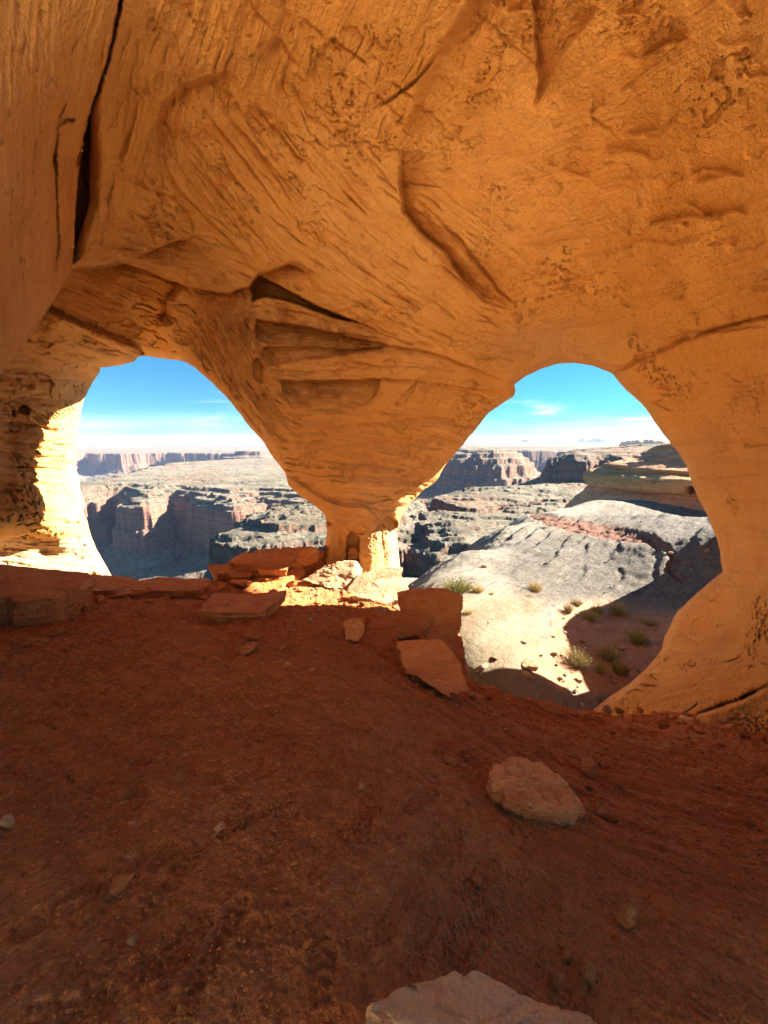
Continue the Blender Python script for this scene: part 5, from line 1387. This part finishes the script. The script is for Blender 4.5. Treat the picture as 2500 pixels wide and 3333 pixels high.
def shrub(name, label, cat, px, py, w_px, h_px, kind, seed, group):
    p, t = slick_at(px, py)
    W_, H_ = 1.15 * w_px * t / F, 1.15 * h_px * t / F
    root = bpy.data.objects.new(name, None); COL.objects.link(root); root.location = (p[0], p[1], p[2] - .02)
    root.rotation_euler = (0, 0, random.uniform(0, 6))
    root.empty_display_size = .1
    spec = dict(green=(190, 1, 1, .014, 9, M_GREEN), sage=(230, 1, 1, .014, 5, M_SAGE), olive=(230, 1, 1, .016, 5, M_OLIVE), straw=(420, 1, 1, .013, 0, M_STRAW))[kind]
    tv, tf, lv, lf = shrub_mesh(seed, spec[0], 1, 1, spec[3], spec[4])
    sc3 = np.array([W_ / 2, W_ / 2, H_])
    if kind == 'straw':
        h = len(tf) // 2
        o = mesh_obj('blades', tv * sc3, [tuple(map(int, f)) for f in tf], spec[5], root, smooth=False); o['kind'] = 'stuff'
    else:
        mesh_obj('stems', tv * sc3, [tuple(map(int, f)) for f in tf], M_WOOD if kind == 'green' else spec[5], root, smooth=False)
        o = mesh_obj('foliage', lv * sc3, [tuple(map(int, f)) for f in lf], spec[5], root, smooth=False); o['kind'] = 'stuff'
    tag(root, label, cat, group)
SHR = [(365,1062,125,68,'green','bright green bushy shrub in the sun left of the yellow grass'),(450,1060,65,42,'straw','sunlit yellow grass clump beside the bright green shrub'),(408,1050,40,30,'straw','low yellow grass tuft between the green shrub and the yellow clump'),
       (690,1062,66,62,'straw','tall pale grass tuft at the corner of the shadow line'),(665,1082,36,22,'straw','short grass at the foot of the tall pale tuft'),(600,1048,26,16,'straw','tiny yellow tuft on the sunlit rock'),(510,1066,22,16,'straw','tiny straw tuft on the pale ledge left of the sunlit rock'),
       (828,1148,42,56,'sage','sage clump at the left end of the upper shrub row'),(865,1114,48,36,'sage','flat sage shrub highest in the upper row'),(918,1172,75,44,'sage','broad low shrub at the front of the upper row'),(948,1148,56,44,'olive','olive shrub behind the broad low shrub'),
       (1035,1150,100,56,'sage','wide grey shrub at the right end of the upper row'),(1165,1190,80,32,'sage','flat sage mat near the right jamb'),(1110,1272,84,68,'olive','round yellow-green shrub alone on the right of the sand'),
       (862,1358,118,74,'sage','big dark twiggy shrub at the left of the lower group'),(995,1336,108,72,'sage','big rounded grey shrub at the right of the lower group'),(960,1392,52,52,'olive','small olive shrub below the two big grey ones'),(1035,1394,62,62,'olive','spiky olive shrub right of the small olive one'),(1068,1400,40,54,'straw','pale grass at the right end of the lower group'),
       (410,1148,50,26,'straw','straw grass patch on the rock behind the tall dark block')]
for i, (zx, zy, w, h, kd, lab) in enumerate(SHR):
    nm = dict(green='green_shrub', sage='sage_shrub', olive='sage_shrub', straw='grass_tuft')[kd]
    shrub(nm, lab, 'grass' if kd == 'straw' else 'shrub', 368.6 + .2407 * zx, 337.9 + .2407 * zy, w * .2407, h * .2407, kd, 300 + i, 'plants on the bench outside')
# a dead branch by the pillar foot
def dead_branch():
    p, t = slick_at(409, 592)
    r = np.random.default_rng(4); vv, ff = [], []
    def tube(pts, r0, r1):
        pts = np.array(pts); b = len(vv); m_ = 6
        for i, c in enumerate(pts):
            d = pts[min(i + 1, len(pts) - 1)] - pts[max(i - 1, 0)]; d /= np.linalg.norm(d)
            e = np.cross(d, (.3, .8, .5)); e /= np.linalg.norm(e); g = np.cross(d, e); rad = r0 + (r1 - r0) * i / (len(pts) - 1)
            for k in range(m_): vv.append(c + rad * (math.cos(k / m_ * 6.283) * e + math.sin(k / m_ * 6.283) * g))
        for i in range(len(pts) - 1):
            for k in range(m_): ff.append((b + i * m_ + k, b + i * m_ + (k + 1) % m_, b + (i + 1) * m_ + (k + 1) % m_, b + (i + 1) * m_ + k))
    tube([(0, 0, 0), (.06, 0, .12), (.10, .02, .26), (.09, 0, .40)], .03, .008)
    tube([(.10, .02, .24), (.2, .03, .2), (.32, .02, .14), (.42, .05, .16)], .022, .006)
    tube([(.06, 0, .10), (-.08, .03, .15), (-.2, .02, .11)], .02, .006)
    o = mesh_obj('dead_branch', np.array(vv), ff, M_WOOD); o.location = p.tolist()
    tag(o, 'grey dead branch curling on the bright rock by the pillar foot', 'branch')
dead_branch()
# twigs on the cave floor
for i, (px, py, L, rz) in enumerate([(183,621,.16,1.1),(593,826,.15,.9),(510,695,.14,.2),(60,640,.2,.5)]):
    p, t = on_floor(px, py)
    n = 7; u = np.linspace(0, 1, n); c = np.stack([u * L, .02 * np.sin(u * 5), .01 + .03 * u], -1)
    v = np.concatenate([c + .003 * np.array([0, math.cos(a), math.sin(a)]) for a in (0, 2.1, 4.2)]); f = [(k * n + j, k * n + j + 1, ((k + 1) % 3) * n + j + 1, ((k + 1) % 3) * n + j) for k in range(3) for j in range(n - 1)]
    o = mesh_obj('twig', v, f, M_WOOD); o.location = p.tolist(); o.rotation_euler = (0, 0, rz)
    tag(o, ['thin dry twig stuck in the sand below the broad flat slab', 'pale straw leaning on the foot of the big flat-faced boulder', 'twig on the sand under the leaning slab', 'twig in the shade of the huge left block'][i], 'twig')

# ---------------------------------------------------------------- air
def haze():
    m = bpy.data.materials.new('haze_air'); m.use_nodes = True
    n, l = m.node_tree.nodes, m.node_tree.links
    n.remove(n['Principled BSDF'])
    v = n.new('ShaderNodeVolumePrincipled')
    v.inputs['Color'].default_value = (.50, .64, 1.0, 1); v.inputs['Density'].default_value = HAZE
    v.inputs['Anisotropy'].default_value = 0.0
    l.new(v.outputs[0], n['Material Output'].inputs['Volume'])
    X, Y0, Y1, Z0, Z1 = 26000, -300, 31000, -420, 205
    c = [(-X, Y0, Z0), (X, Y0, Z0), (X, Y1, Z0), (-X, Y1, Z0), (-X, Y0, Z1), (X, Y0, Z1), (X, Y1, Z1), (-X, Y1, Z1)]
    o = mesh_obj('haze', c, [(0, 3, 2, 1), (4, 5, 6, 7), (0, 1, 5, 4), (1, 2, 6, 5), (2, 3, 7, 6), (3, 0, 4, 7)], m, smooth=False)
    tag(o, kind='stuff')
HAZE = 6.5e-5
haze()
